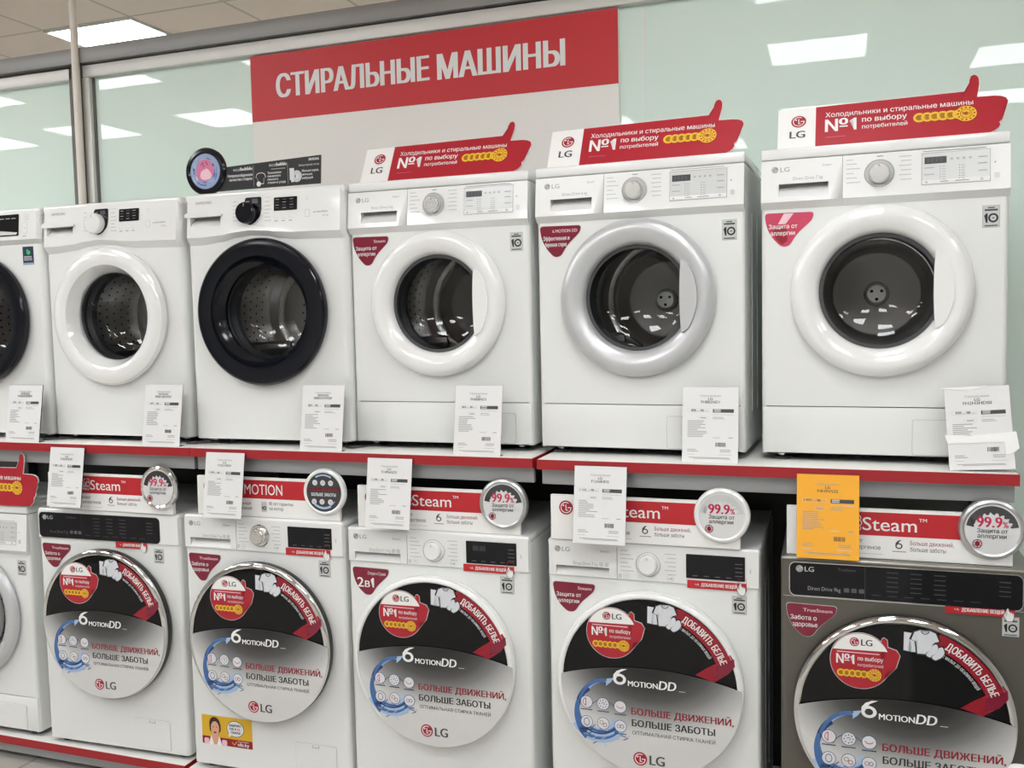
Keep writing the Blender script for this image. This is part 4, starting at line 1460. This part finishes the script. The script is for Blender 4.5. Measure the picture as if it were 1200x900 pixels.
washer_plain('white washing machine with silver door, cut off by the left frame edge, lower shelf', (-2.492, -0.090, ZL), 1.0, GL, door_m='silver plastic', dz=0.020,
             big_door=((0.0, 0.452), 0.246, 0.185), logo=False)
washer_promo('white washing machine with black glass control panel and chrome door ring', (-1.838, -0.085, ZL), 1.75, GL, ring_m='chrome', fascia=(-0.288, 0.220),
             sticker=('TrueSteam', 'Забота о', 'здоровье'), strip=(0.037, 0.166, 0.732, 0.7535), ten=(0.192, 0.231, 0.686, 0.735), flap=(0.080, 0.226, 0.026, 0.132))
washer_promo('white washing machine with chrome door ring and yellow advertising sticker at the bottom left', (-1.202, -0.094, ZL), 0.94, GL, ring_m='chrome', knob_m='brushed metal', dz=0.010,
             sticker=('TrueSteam', 'Забота о', 'здоровье'), strip=(0.091, 0.252, 0.754, 0.777), ten=(0.207, 0.248, 0.689, 0.741), flap=(0.098, 0.248, 0.030, 0.137), dcx=-0.008)
washer_promo('white washing machine with white door ring and maroon two-in-one sticker', (-0.588, -0.091, ZL), 0.53, GL,
             sticker=('Стирка и Сушка', '2в1', ''), big=True, strip=(0.090, 0.250, 0.744, 0.766), ten=(0.205, 0.248, 0.683, 0.735), capacity='Direct Drive 7 / 4 kg', dcx=-0.008)
washer_promo('white washing machine with white door ring, directly left of the graphite machine', (0.062, -0.082, ZL), 0.39, GL,
             sticker=('Steam', 'Защита от', 'аллергии'), strip=(0.103, 0.262, 0.742, 0.764), ten=(0.223, 0.262, 0.677, 0.727), flap=(0.094, 0.24, 0.030, 0.130))
washer_promo('graphite grey washing machine with black glass control panel at the lower right', (0.713, -0.114, ZL), 0.79, GL, ring_m='chrome', body='graphite enamel', face='graphite enamel',
             fascia=(-0.275, 0.268), sticker=('TrueSteam', 'Забота о', 'здоровье'), strip=(0.096, 0.252, 0.737, 0.759), ten=(0.224, 0.262, 0.688, 0.737), capacity='Direct Drive 9kg')

# yellow advertising sticker on the second promo machine
adv = [o for o in COL.objects if o.get('label', '').startswith('white washing machine with chrome door ring and yellow')][0]
q = MB()
x0, x1, z0, z1 = -0.262, -0.066, 0.088, 0.187
q.slab([(x0, z0), (x1, z0), (x1, z1), (x0, z1)], -0.0006, 0.0, 'girl yellow')
q.rect(x0, x1, z0, z0 + 0.026, -0.001, 'crimson')
fx, fz = x0 + 0.052, z0 + 0.052
q.pg(round_poly([(fx - 0.022, fz - 0.01), (fx - 0.022, fz + 0.03), (fx - 0.008, fz + 0.044), (fx + 0.012, fz + 0.040), (fx + 0.022, fz + 0.02), (fx + 0.022, fz - 0.01)], 0.012, 4), -0.0012, 'hair print')
q.disc(fx, fz + 0.004, 0.0165, -0.0016, 'skin print', 24, 0.024)
q.rect(fx - 0.009, fx - 0.004, fz + 0.007, fz + 0.0095, -0.002, 'hair print'); q.rect(fx + 0.004, fx + 0.009, fz + 0.007, fz + 0.0095, -0.002, 'hair print')
q.disc(fx, fz - 0.010, 0.006, -0.002, 'crimson', 14, 0.003)
q.pg([(fx - 0.012, fz - 0.014), (fx + 0.012, fz - 0.014), (fx + 0.024, z0), (fx - 0.024, z0)], -0.0014, 'skin print')
q.pg([(fx - 0.026, z0), (fx - 0.016, fz - 0.020), (fx - 0.006, z0)], -0.0018, 'foam board'); q.pg([(fx + 0.006, z0), (fx + 0.016, fz - 0.020), (fx + 0.026, z0)], -0.0018, 'foam board')
for hx in (fx - 0.034, fx + 0.036):
    q.pg(round_poly([(hx - 0.010, z0), (hx - 0.010, z0 + 0.020), (hx + 0.010, z0 + 0.020), (hx + 0.010, z0)], 0.006, 3), -0.002, 'pale pink print')
q.disc(x0 + 0.132, z0 + 0.062, 0.034, -0.0012, 'print dark', 28, 0.028)
q.disc(x0 + 0.132, z0 + 0.062, 0.032, -0.0016, 'print white', 28, 0.026)
q.pg([(x0 + 0.105, z0 + 0.046), (x0 + 0.118, z0 + 0.040), (x0 + 0.104, z0 + 0.032)], -0.0015, 'print white')
q.text('ВЫБИРАЙТЕ', x0 + 0.132, z0 + 0.070, 0.0075, -0.002, 'print dark', w=0.046, bold=0.03, align='c')
q.text('ЕЩЁ И', x0 + 0.109, z0 + 0.058, 0.0075, -0.002, 'print dark', w=0.026, bold=0.03)
q.text('XX', x0 + 0.139, z0 + 0.058, 0.0075, -0.002, 'text magenta', w=0.012, bold=0.03)
q.text('ТОВАРОВ', x0 + 0.132, z0 + 0.046, 0.0075, -0.002, 'print dark', w=0.038, bold=0.03, align='c')
q.text('sila.by', x0 + 0.140, z0 + 0.006, 0.012, -0.002, 'print white', w=0.044, bold=0.02)
q.stroke([(x0 + 0.118, z0 + 0.016), (x0 + 0.126, z0 + 0.007), (x0 + 0.136, z0 + 0.020)], 0.003, -0.002, 'girl yellow')
q.rect(x0 + 0.140, x0 + 0.182, z0 + 0.020, z0 + 0.022, -0.002, 'pale pink print')
o = q.build('advertising_sticker', adv)
o['label'] = 'yellow and dark red advertising sticker with a smiling face and a speech bubble'


# ------------------------------------------------------------------ thumb-shaped signs standing on machine lids
THUMB = [(0.005, 0.0), (0.004, 0.130), (0.101, 0.133), (0.466, 0.139), (0.474, 0.144), (0.479, 0.154), (0.481, 0.175), (0.485, 0.187), (0.492, 0.191), (0.499, 0.187), (0.503, 0.177),
         (0.503, 0.160), (0.500, 0.140), (0.496, 0.118), (0.535, 0.117), (0.551, 0.114), (0.562, 0.108), (0.566, 0.096), (0.564, 0.088), (0.557, 0.082), (0.560, 0.073), (0.557, 0.063),
         (0.550, 0.057), (0.553, 0.048), (0.550, 0.039), (0.543, 0.032), (0.545, 0.024), (0.541, 0.015), (0.533, 0.008), (0.523, 0.002), (0.40, 0.0)]


def thumb_sign(label, x, y, z, yaw_deg, lean=28):
    t = thing('promotional_sign', label, 'sign', (x, y, z), (R(-lean), 0, R(yaw_deg)), 'thumbs-up signs on the machine lids')
    q = MB()
    q.slab(THUMB, -0.002, 0.002, 'foam board', 'sticker grey')
    inn = [(0.102, 0.0015)] + [(0.102, 0.1318)] + [(px - (0.0014 if px > 0.47 else 0) * 1, pz - (0.0014 if pz > 0.1 else 0)) for px, pz in THUMB[3:]]
    q.pg(inn, -0.0024, 'sign red')
    e = -0.0028
    lg_logo(q, 0.058, 0.088, 0.0195, e)
    q.text('LG', 0.036, 0.034, 0.023, e, 'print dark', w=0.039, bold=0.02)
    q.text('Холодильники и стиральные машины', 0.127, 0.094, 0.0155, e, 'print white', w=0.358, bold=0.004)
    q.text('№', 0.127, 0.046, 0.039, e, 'print white', w=0.056, bold=0.014)
    q.one(0.188, 0.046, 0.039, e, 'print white', 0.017)
    q.text('по выбору', 0.219, 0.069, 0.016, e, 'print white', w=0.109, bold=0.010)
    q.text('потребителей', 0.219, 0.047, 0.0125, e, 'print white', w=0.110, bold=0.005)
    q.rect(0.128, 0.178, 0.0275, 0.0288, e, 'pink print')
    medals(q, 0.358, 0.492, 0.066, 0.0245, e)
    q.build('panel', t)
    q = MB()
    pts_ = [(0.0, 0.0), (0.0, 0.09), (0.045, 0.0)]
    L = R(lean)
    # triangular strut behind, standing on the lid
    dzb = 0.09 * math.cos(L)
    for xx in (0.15, 0.40):
        q.add([(xx, 0.002, 0.001), (xx, 0.002, 0.085), (xx, 0.085 * math.tan(L) * 0 + 0.012, 0.0064), (xx + 0.003, 0.002, 0.001), (xx + 0.003, 0.002, 0.085), (xx + 0.003, 0.012, 0.0064)],
              [(0, 2, 1), (3, 4, 5), (0, 1, 4, 3), (1, 2, 5, 4), (2, 0, 3, 5)], 'foam board')
    q.build('strut', t)
    return t


thumb_sign('red thumbs-up sign on a machine lid, wholly in front of the white banner', -0.884, 0.046, ZS + 0.8385, 0.31)
thumb_sign('red thumbs-up sign standing on the lid of the silver-doored machine', -0.258, 0.034, ZS + 0.8385, -1.2)
thumb_sign('red thumbs-up sign standing on the lid of the rightmost upper machine', 0.394, 0.030, ZS + 0.8385, -0.84)
thumb_sign('red thumbs-up sign under the shelf at the left frame edge', -2.692, -0.096, ZL + 0.8585, 0.2, 2)

# ------------------------------------------------------------------ black display sign with round door picture
t = thing('display_sign', 'black sign with a round picture of laundry, on the black-ringed machine', 'sign', (-1.459, 0.045, ZS + 0.837), (0, 0, R(0.5)))
q = MB()
q.slab([(0.0, 0.012), (0.435, 0.014), (0.440, 0.104), (0.06, 0.090), (0.0, 0.060)], -0.003, 0.003, 'black plastic')
q.rect(0.03, 0.438, 0.0125, 0.0145, -0.0034, 'print dark')
e = -0.0036
for xx in (0.186, 0.317):
    q.rect(xx - 0.0006, xx + 0.0006, 0.018, 0.088, e, 'print grey')
q.text('eco', 0.108, 0.074, 0.011, e, 'sticker grey', w=0.027); q.text('bubble', 0.136, 0.0745, 0.011, e, 'print white', w=0.046, bold=0.02)
q.text('Непревзойденное', 0.085, 0.055, 0.009, e, 'print white', w=0.097, bold=0.01)
q.text('качество стирки', 0.092, 0.042, 0.009, e, 'print white', w=0.088, bold=0.01)
q.text('eco', 0.247, 0.080, 0.011, e, 'sticker grey', w=0.027); q.text('bubble', 0.275, 0.0805, 0.011, e, 'print white', w=0.038, bold=0.02)
q.rect(0.254, 0.308, 0.070, 0.0725, e, 'print grey')
for k, s in enumerate(('Технология', 'пониженного', 'пенного', 'стирки и ухода')):
    q.text(s, 0.240, 0.056 - 0.0105 * k, 0.0072, e, 'print white', w=(0.052, 0.050, 0.040, 0.068)[k], bold=0.008)
tshirt(q, 0.214, 0.044, 0.030, e - 0.0004, 'print white')
tshirt(q, 0.214, 0.044, 0.024, e - 0.0009, 'black plastic')
q.disc(0.206, 0.026, 0.0085, e - 0.0012, 'print white', 16)
q.text('b', 0.344, 0.030, 0.040, e, 'icon white', w=0.030, bold=0.07, align='c')
q.ring(0.350, 0.042, 0.007, 0.019, e - 0.0002, 'sticker grey', n=26)
q.rect(0.329, 0.339, 0.024, 0.064, e - 0.0003, 'icon white')
q.text('SAMSUNG', 0.434, 0.089, 0.008, e, 'print white', w=0.038, bold=0.02, align='r')
q.text('Инверторный мотор', 0.434, 0.073, 0.006, e, 'icon white', w=0.075, align='r')
for k, s in enumerate(('Меньше шума,', 'меньше', 'вибраций')):
    q.text(s, 0.370, 0.054 - 0.0115 * k, 0.0075, e, 'print white', w=(0.062, 0.038, 0.040)[k], bold=0.006)
q.build('panel', t)
q = MB()
q.lathe([(0.058, -0.008), (0.064, -0.013), (0.074, -0.012), (0.079, -0.006), (0.079, 0.004), (0.0001, 0.004)], 0.0, 0.0815, 'black gloss', 56)
q.build('ring', t)
q = MB()
zc = 0.0815
q.disc(0.0, zc, 0.0595, -0.0085, 'wash blue', 40)
rr = random.Random(11)
for k in range(26):
    a = rr.uniform(0, 2 * PI); d = rr.uniform(0.035, 0.052)
    q.ring(0, zc, d, d + rr.uniform(0.002, 0.005), -0.0088 - 0.00002 * k, rr.choice(['water pale', 'wash blue', 'icon white', 'water blue', 'navy print']), math.degrees(a), math.degrees(a) + rr.uniform(15, 55), 10)
q.pg(round_poly([(-0.036, zc - 0.010), (-0.030, zc + 0.028), (-0.002, zc + 0.044), (0.028, zc + 0.030), (0.038, zc - 0.004), (0.030, zc - 0.022), (0.0, zc - 0.034), (-0.024, zc - 0.030)], 0.015, 4), -0.0098, 'pink print')
q.pg(round_poly([(-0.020, zc - 0.020), (-0.016, zc + 0.0), (0.010, zc + 0.010), (0.028, zc - 0.012), (0.022, zc - 0.026), (-0.006, zc - 0.030)], 0.008, 4), -0.0102, 'pale pink print')
for px, pz in ((-0.014, zc + 0.020), (-0.008, zc + 0.024), (-0.006, zc + 0.014), (0.004, zc + 0.026), (0.008, zc + 0.020)):
    q.stroke([(px, pz), (px + 0.004, pz + 0.007)], 0.0028, -0.0101, 'crimson')
o = q.build('laundry_picture', t)
o['label'] = 'round picture of pink and blue laundry'


# ------------------------------------------------------------------ information boards on the lower machines
def info_board(label, x, y, z, yaw_deg, kind, badge):
    t = thing('information_board', label, 'sign', (x, y, z), (R(-1), 0, R(yaw_deg)), 'red and white boards on the lower machines')
    W, H = 0.532, 0.128
    q = MB()
    q.box(0, W, -0.010, 0.004, 0.0, H, 'foam board', 0.001, 1)
    q.box(0.02, W - 0.02, 0.004, 0.045, 0.0, 0.003, 'foam board')
    y_ = -0.0104
    e = y_ - 0.0004
    q.rect(0.105, W - 0.012, 0.060, 0.120, y_, 'red')
    lg_logo(q, 0.046, 0.092, 0.0205, y_)
    q.text('LG', 0.070, 0.083, 0.019, y_, 'print dark', w=0.030, bold=0.02)
    if kind == 'steam':
        q.text('True', 0.112, 0.072, 0.034, e, 'print white', w=0.062)
        for k in range(3):
            q.ring(0.166 - 0.003 * (k % 2), 0.079 + 0.012 * k, 0.006, 0.0082, e, 'print white', 200 - 60 * k, 460 - 40 * k, 14)
            q.ring(0.176 + 0.002 * (k % 2), 0.078 + 0.013 * k, 0.0055, 0.0075, e, 'print white', -120, 120, 14)
        q.text('Steam', 0.187, 0.073, 0.034, e, 'print white', w=0.128, bold=0.004)
        q.text('TM', 0.320, 0.100, 0.0085, e, 'print white', w=0.018, bold=0.01)
        q.text('Устраняет', 0.112, 0.040, 0.0105, y_, 'print dark', w=0.075)
        q.text('99.9% аллергенов', 0.112, 0.024, 0.0105, y_, 'print dark', w=0.118)
        q.ring(0.2735, 0.036, 0.0052, 0.0085, y_, 'print dark', 10, 370, 20, 0.9)
        q.pg([(0.2648, 0.036), (0.2660, 0.044), (0.2715, 0.050), (0.2800, 0.0525), (0.2735, 0.046), (0.2700, 0.040)], y_ - 0.0001, 'print dark')
        q.rect(0.258, 0.290, 0.0205, 0.023, y_, 'print grey')
        q.text('Больше движений,', 0.300, 0.040, 0.0105, y_, 'text red', w=0.100)
        q.text('больше заботы', 0.300, 0.024, 0.0105, y_, 'print dark', w=0.082)
        q.rect(0.112, 0.235, 0.012, 0.0128, y_, 'print grey')
    else:
        q.text('6', 0.150, 0.073, 0.036, e, 'print white', w=0.024, bold=0.02)
        q.text('MOTION', 0.184, 0.073, 0.034, e, 'print white', w=0.142, bold=0.004)
        q.text('Оптимальная', 0.112, 0.038, 0.0105, y_, 'text red', w=0.094)
        q.text('стирка тканей', 0.112, 0.022, 0.0105, y_, 'print dark', w=0.098)
        q.rect(0.246, 0.266, 0.017, 0.050, y_, 'sticker grey')
        q.one(0.2485, 0.023, 0.013, e, 'print black', 0.0045)
        q.ring(0.2595, 0.0295, 0.0032, 0.0062, e, 'print black', n=18)
        q.one(0.276, 0.040, 0.0105, y_, 'print dark', 0.0036)
        q.text('0 лет гарантии', 0.2815, 0.040, 0.0105, y_, 'print dark', w=0.0825)
        q.text('на мотор', 0.276, 0.024, 0.0105, y_, 'print dark', w=0.052)
    q.build('board', t)
    # domed badge
    cx, cz, r = 0.484, 0.092, 0.0755
    q = MB()
    rim = {'dark': 'white gloss', 'rim': 'badge rim', 'clear': 'white gloss', 'chrome': 'chrome'}[badge]
    q.lathe([(0.0001, -0.0105), (r, -0.0105), (r, -0.016), (r - 0.003, -0.022), (r - 0.009, -0.025), (r - 0.014, -0.0225)], cx, cz, rim, 60)
    bd = q.build('badge', t)
    q = MB()
    yb = -0.0226
    q.lathe([(0.0001, yb - 0.0012), (0.03, yb - 0.001), (r - 0.013, yb)], cx, cz, 'badge dark' if badge == 'dark' else 'badge pale', 60)
    e = yb - 0.0018
    if badge == 'dark':
        for px, pz in ((-0.030, 0.030), (-0.002, 0.030), (0.026, 0.030), (-0.034, -0.030), (-0.006, -0.030), (0.024, -0.030)):
            q.disc(cx + px, cz + pz, 0.0088, e, 'icon white', 18)
            q.ring(cx + px, cz + pz, 0.003, 0.0045, e - 0.0003, 'print grey', n=12)
        q.text('БОЛЬШЕ ДВИЖЕНИЙ,', cx, cz + 0.004, 0.010, e, 'text red', w=0.108, bold=0.02, align='c')
        q.text('БОЛЬШЕ ЗАБОТЫ', cx, cz - 0.012, 0.010, e, 'icon white', w=0.086, bold=0.02, align='c')
        for k, (a, b2) in enumerate(((215, 325), (230, 300), (60, 120))):
            q.ring(cx, cz, 0.046 + 0.003 * k, 0.049 + 0.004 * k, e - 0.0002, 'water pale', a, b2, 20)
    else:
        # dark printed crown of cloud shapes over the text
        pts = []
        for k in range(31):
            a = R(8 + 164 * k / 30)
            pts.append((cx + 0.0585 * math.cos(a), cz + 0.0585 * math.sin(a)))
        inn = []
        for k in range(31):
            a = R(172 - 164 * k / 30)
            rr_ = 0.040 + 0.004 * math.sin(k * 1.9) - (0.004 if k in (0, 30) else 0)
            inn.append((cx + rr_ * 1.12 * math.cos(a), cz + rr_ * math.sin(a) * 0.98))
        q.pg(pts + inn, e + 0.0005, 'badge dark' if badge != 'clear' else 'sticker grey')
        q.text('99.9', cx - 0.034, cz + 0.006, 0.026, e, 'text magenta', w=0.055, bold=0.02)
        q.text('%', cx + 0.023, cz + 0.006, 0.015, e, 'text magenta', w=0.012, bold=0.01)
        q.text('Защита от', cx, cz - 0.008, 0.0105, e, 'print dark', w=0.068, bold=0.012, align='c')
        q.text('аллергии', cx - 0.001, cz - 0.021, 0.0105, e, 'print dark', w=0.064, bold=0.012, align='c')
        q.ring(cx - 0.033, cz - 0.036, 0.0090, 0.0110, e, 'text red', n=22)
        q.disc(cx - 0.033, cz - 0.036, 0.0055, e, 'text red', 10, 0.0068)
        for k in range(6):
            a = R(60 * k + 30)
            q.stroke([(cx - 0.033, cz - 0.036), (cx - 0.033 + 0.009 * math.cos(a), cz - 0.036 + 0.009 * math.sin(a))], 0.0012, e - 0.0002, 'text red')
    q.build('badge_face', bd)
    return t


BZ = ZL + 0.857
info_board('red and white board with chrome badge on the black-panelled machine', -2.083, -0.083, BZ + 0.001, 0.5, 'steam', 'chrome')
info_board('red and white board with dark badge of small icons, reading MOTION', -1.452, -0.076, BZ + 0.011, 0.7, 'motion', 'dark')
info_board('red and white board with grey badge, on the machine with the two-in-one sticker', -0.853, -0.075, BZ + 0.001, 0.53, 'steam', 'rim')
info_board('red and white board with bright white rimmed badge, left of the graphite machine', -0.223, -0.083, BZ + 0.001, 0.05, 'steam', 'clear')
info_board('red and white board with grey rimmed badge, on the graphite machine', 0.429, -0.090, BZ + 0.001, 0.4, 'steam', 'rim')


# ------------------------------------------------------------------ price tags
def price_tag(label, x, y, z, w, h, lean, yaw_deg, roll_deg, brand, model, rub, kop, paper='paper', group='price tags', tape=False, hung=False):
    t = thing('price_tag', label, 'price tag', (x, y, z), (R(-lean), R(roll_deg), R(yaw_deg)), group)
    q = MB()
    q.box(0, w, -0.0012, 0.0, 0.0, h, paper)
    e = -0.0016
    sx, sz = w / 0.15, h / 0.205
    X = lambda v: v * sx
    Z = lambda v: v * sz
    q.text('Стиральная машина', X(0.075), Z(0.179), 0.0058, e, 'print grey', w=X(0.056), align='c')
    q.text(brand, X(0.075), Z(0.170), 0.0072, e, 'print dark', w=X(0.012 if len(brand) < 3 else 0.040), bold=0.01, align='c')
    q.text(model, X(0.075), Z(0.161), 0.0075, e, 'print dark', w=X(0.050 if len(model) < 9 else 0.066), bold=0.01, align='c')
    q.stroke([(X(0.014), Z(0.146)), (X(0.072), Z(0.146)), (X(0.072), Z(0.137)), (X(0.014), Z(0.137)), (X(0.014), Z(0.146))], 0.0005, e, 'panel grey')
    q.text(rub, X(0.036), Z(0.1385), 0.0062, e, 'print dark', bold=0.02, align='r')
    q.text('руб', X(0.038), Z(0.1385), 0.004, e, 'print grey')
    q.text(kop, X(0.049), Z(0.1385), 0.0062, e, 'print dark', bold=0.02)
    q.text('коп', X(0.060), Z(0.1385), 0.004, e, 'print grey')
    q.rect(X(0.082), X(0.138), Z(0.136), Z(0.1455), e, 'print dark')
    q.lines(X(0.085), Z(0.1445), X(0.022), 2, Z(0.0042), 0.0024, e - 0.0004, 'icon white', 4, 0.8)
    q.stroke([(X(0.042), Z(0.126)), (X(0.070), Z(0.126)), (X(0.070), Z(0.118)), (X(0.042), Z(0.118)), (X(0.042), Z(0.126))], 0.0004, e, 'panel grey')
    q.rect(X(0.048), X(0.064), Z(0.1205), Z(0.1230), e, 'print grey')
    q.lines(X(0.082), Z(0.131), X(0.055), 1, 0.01, 0.0014, e, 'panel grey', 2, 0.9)
    q.lines(X(0.082), Z(0.124), X(0.045), 2, Z(0.004), 0.0013, e, 'print grey', len(model) + 3, 0.3)
    q.lines(X(0.014), Z(0.114), X(0.056), 10, Z(0.0047), 0.0019, e, 'print grey', sum(map(ord, model)), 0.4)
    q.rect(X(0.082), X(0.102), Z(0.067), Z(0.069), e, 'panel grey'); q.rect(X(0.124), X(0.136), Z(0.067), Z(0.069), e, 'print grey')
    rr = random.Random(sum(map(ord, model)))
    xx = X(0.090)
    while xx < X(0.116):
        ww = rr.choice([0.0006, 0.001, 0.0016])
        q.rect(xx, xx + ww, Z(0.044), Z(0.055), e, 'print dark')
        xx += ww + rr.choice([0.0006, 0.001])
    q.lines(X(0.014), Z(0.036), X(0.030), 2, Z(0.0045), 0.0018, e, 'print grey', 8, 0.7)
    q.lines(X(0.102), Z(0.036), X(0.034), 2, Z(0.0045), 0.0018, e, 'print grey', 9, 0.7)
    q.lines(X(0.014), Z(0.023), X(0.022), 1, 0.004, 0.0013, e, 'panel grey', 8, 0.9)
    q.lines(X(0.098), Z(0.023), X(0.038), 1, 0.004, 0.0013, e, 'panel grey', 8, 0.9)
    q.rect(X(0.018), X(0.128), Z(0.013), Z(0.0145), e, 'print grey')
    q.rect(X(0.030), X(0.130), Z(0.0105), Z(0.0117), e, 'print grey')
    q.build('sheet', t)
    q = MB()
    q.box(-0.001, w + 0.001, 0.0002, 0.0018, 0.0, h + 0.001, 'acrylic')
    L = R(lean)
    if hung:      # clip hooked on the shelf edge
        q.box(0.01, w - 0.01, 0.0018, 0.0034, h - 0.018, h + 0.001, 'acrylic')
    else:         # folded foot
        c_, s_ = 0.022 * math.cos(L), 0.022 * math.sin(L)
        q.add([(0, 0.0018, 0.0), (w, 0.0018, 0.0), (w, 0.0018 + c_, s_), (0, 0.0018 + c_, s_), (0, 0.0018, 0.002), (w, 0.0018, 0.002), (w, 0.0018 + c_, 0.002 + s_), (0, 0.0018 + c_, 0.002 + s_)],
              [(0, 3, 2, 1), (4, 5, 6, 7), (0, 1, 5, 4), (1, 2, 6, 5), (2, 3, 7, 6), (3, 0, 4, 7)], 'acrylic')
    q.build('holder', t)
    if tape:
        for k, pp in enumerate(([(-0.006, 0.088), (0.05, 0.0845), (0.154, 0.091), (0.156, 0.068), (0.10, 0.066), (0.0, 0.066)],
                                [(0.126, 0.068), (0.156, 0.068), (0.158, 0.050), (0.145, 0.040), (0.128, 0.034)],
                                [(-0.006, 0.2035), (0.06, 0.197), (0.09, 0.2035), (0.10, h + 0.001), (-0.006, h + 0.001)])):
            q = MB()
            q.slab(pp, -0.0030 - 0.0001 * k, -0.0022, 'tape white')
            o = q.build('tape', t)
            o['label'] = 'white tape strip stuck on the price tag'
    return t


GT = 'white price tags on the upper shelf'
GB = 'price tags hanging from the edge of the upper shelf'
SZ = ZS + 0.0005
YT = -0.090
price_tag('white price tag on the upper shelf at the left frame edge', -2.272, YT, SZ, 0.155, 0.203, 9, 0, 0, 'SAMSUNG', 'WW60H2210EWDBY', '899', '00', group=GT)
price_tag('white price tag in front of the white-ringed machine with wavy panel', -1.665, YT, SZ, 0.153, 0.206, 9, 0, 0, 'SAMSUNG', 'WF60F1R0E2WDBY', '699', '00', group=GT)
price_tag('white price tag in front of the black-ringed machine', -1.049, YT, SZ, 0.150, 0.206, 9, 0, 0, 'SAMSUNG', 'WF60F1R1W2WDBY', '859', '00', group=GT)
price_tag('white price tag at the right end of the middle upper shelf', -0.523, YT, SZ, 0.149, 0.207, 9, 0, 0, 'LG', 'FH0B8ND3', '844', '00', group=GT)
price_tag('white price tag in front of the silver-doored machine', 0.154, YT, SZ, 0.149, 0.205, 9, 0, 0, 'LG', 'FH8B3ND1', '898', '00', group=GT)
price_tag('white price tag crossed by white tape at the right end of the upper shelf', 0.818, -0.095, SZ, 0.146, 0.205, 9, 0, -3.5, 'LG', 'FH2H3HDS0', '939', '00', group=GT, tape=True)
YB_ = -0.156
price_tag('white price tag in front of the board with the chrome badge', -2.040, YB_ + 0.012, ZS - 0.2140, 0.149, 0.205, 9, 0, 0, 'LG', 'F12U2HDM', '1 399', '00', group=GB, hung=True)
price_tag('white price tag in front of the board reading MOTION', -1.388, YB_ + 0.012, ZS - 0.2190, 0.147, 0.210, 9, 0, 0, 'LG', 'F12U1HDN', '1 099', '00', group=GB, hung=True)
price_tag('white price tag hanging above the machine with the two-in-one sticker', -0.797, YB_ + 0.012, ZS - 0.2210, 0.149, 0.211, 9, 0, 0, 'LG', 'F1496AD3', '1 399', '00', group=GB, hung=True)
price_tag('white price tag in front of the board with the white rimmed badge', -0.140, YB_, ZS - 0.2250, 0.148, 0.214, 9, 0, 0, 'LG', 'F12A8HDS', '1 162', '98', group=GB, hung=True)
price_tag('yellow price tag hanging above the graphite machine', 0.456, YB_, ZS - 0.2270, 0.151, 0.214, 9, 0, 0, 'LG', 'F4H9VS2S', '1 977', '98', 'paper yellow', group=GB, hung=True)


# ------------------------------------------------------------------ cables on the shelf
def cable(label, pts):
    c = bpy.data.curves.new('cable', 'CURVE')
    c.dimensions = '3D'
    c.bevel_depth = 0.0028
    s = c.splines.new('NURBS')
    s.points.add(len(pts) - 1)
    for p_, xyz in zip(s.points, pts):
        p_.co = (*xyz, 1)
    s.use_endpoint_u = True
    s.order_u = 3
    o = bpy.data.objects.new('cable_path', c)
    COL.objects.link(o)
    dg = bpy.context.evaluated_depsgraph_get()
    me = bpy.data.meshes.new_from_object(o.evaluated_get(dg))
    bpy.data.objects.remove(o)
    me.materials.clear()
    me.materials.append(MATS['rubber'])
    ob = bpy.data.objects.new('cable', me)
    COL.objects.link(ob)
    ob['label'] = label
    ob['category'] = 'cable'


cable('thin black cable on the upper shelf between the two leftmost machines', [(-2.24, 0.10, ZS + 0.004), (-2.18, 0.0, ZS + 0.004), (-2.15, -0.045, ZS + 0.004), (-2.11, -0.03, ZS + 0.004), (-2.06, 0.05, ZS + 0.004)])
cable('thin black cable on the upper shelf between the white-doored and black-ringed machines', [(-1.60, 0.08, ZS + 0.004), (-1.55, -0.01, ZS + 0.004), (-1.52, -0.035, ZS + 0.004), (-1.48, -0.02, ZS + 0.004), (-1.42, 0.06, ZS + 0.004)])
cable('thin black cable on the upper shelf left of the third machine from right', [(-0.98, 0.08, ZS + 0.004), (-0.94, 0.0, ZS + 0.004), (-0.905, -0.03, ZS + 0.004), (-0.88, 0.0, ZS + 0.004), (-0.86, 0.06, ZS + 0.004)])

# ------------------------------------------------------------------ white appliance in the aisle, only its rounded top corner in view
t = thing('low_appliance', 'white rounded corner of an appliance standing in the aisle at the bottom right corner', 'appliance', (0.0, 0.0, 0.0))
q = MB(); q.box(0.815, 1.395, -1.50, -1.01, 0.03, 0.835, 'white enamel', 0.025, 4); q.build('body', t)
q = MB(); q.box(0.808, 1.402, -1.51, -1.00, 0.836, 0.872, 'white plastic', 0.0175, 5); q.build('lid', t)
for fx in (0.87, 1.34):
    for fy in (-1.44, -1.07):
        q = MB(); q.zlathe([(0.02, 0.0), (0.02, 0.031)], fx, fy, 'rubber', 14); q.build('foot', t)
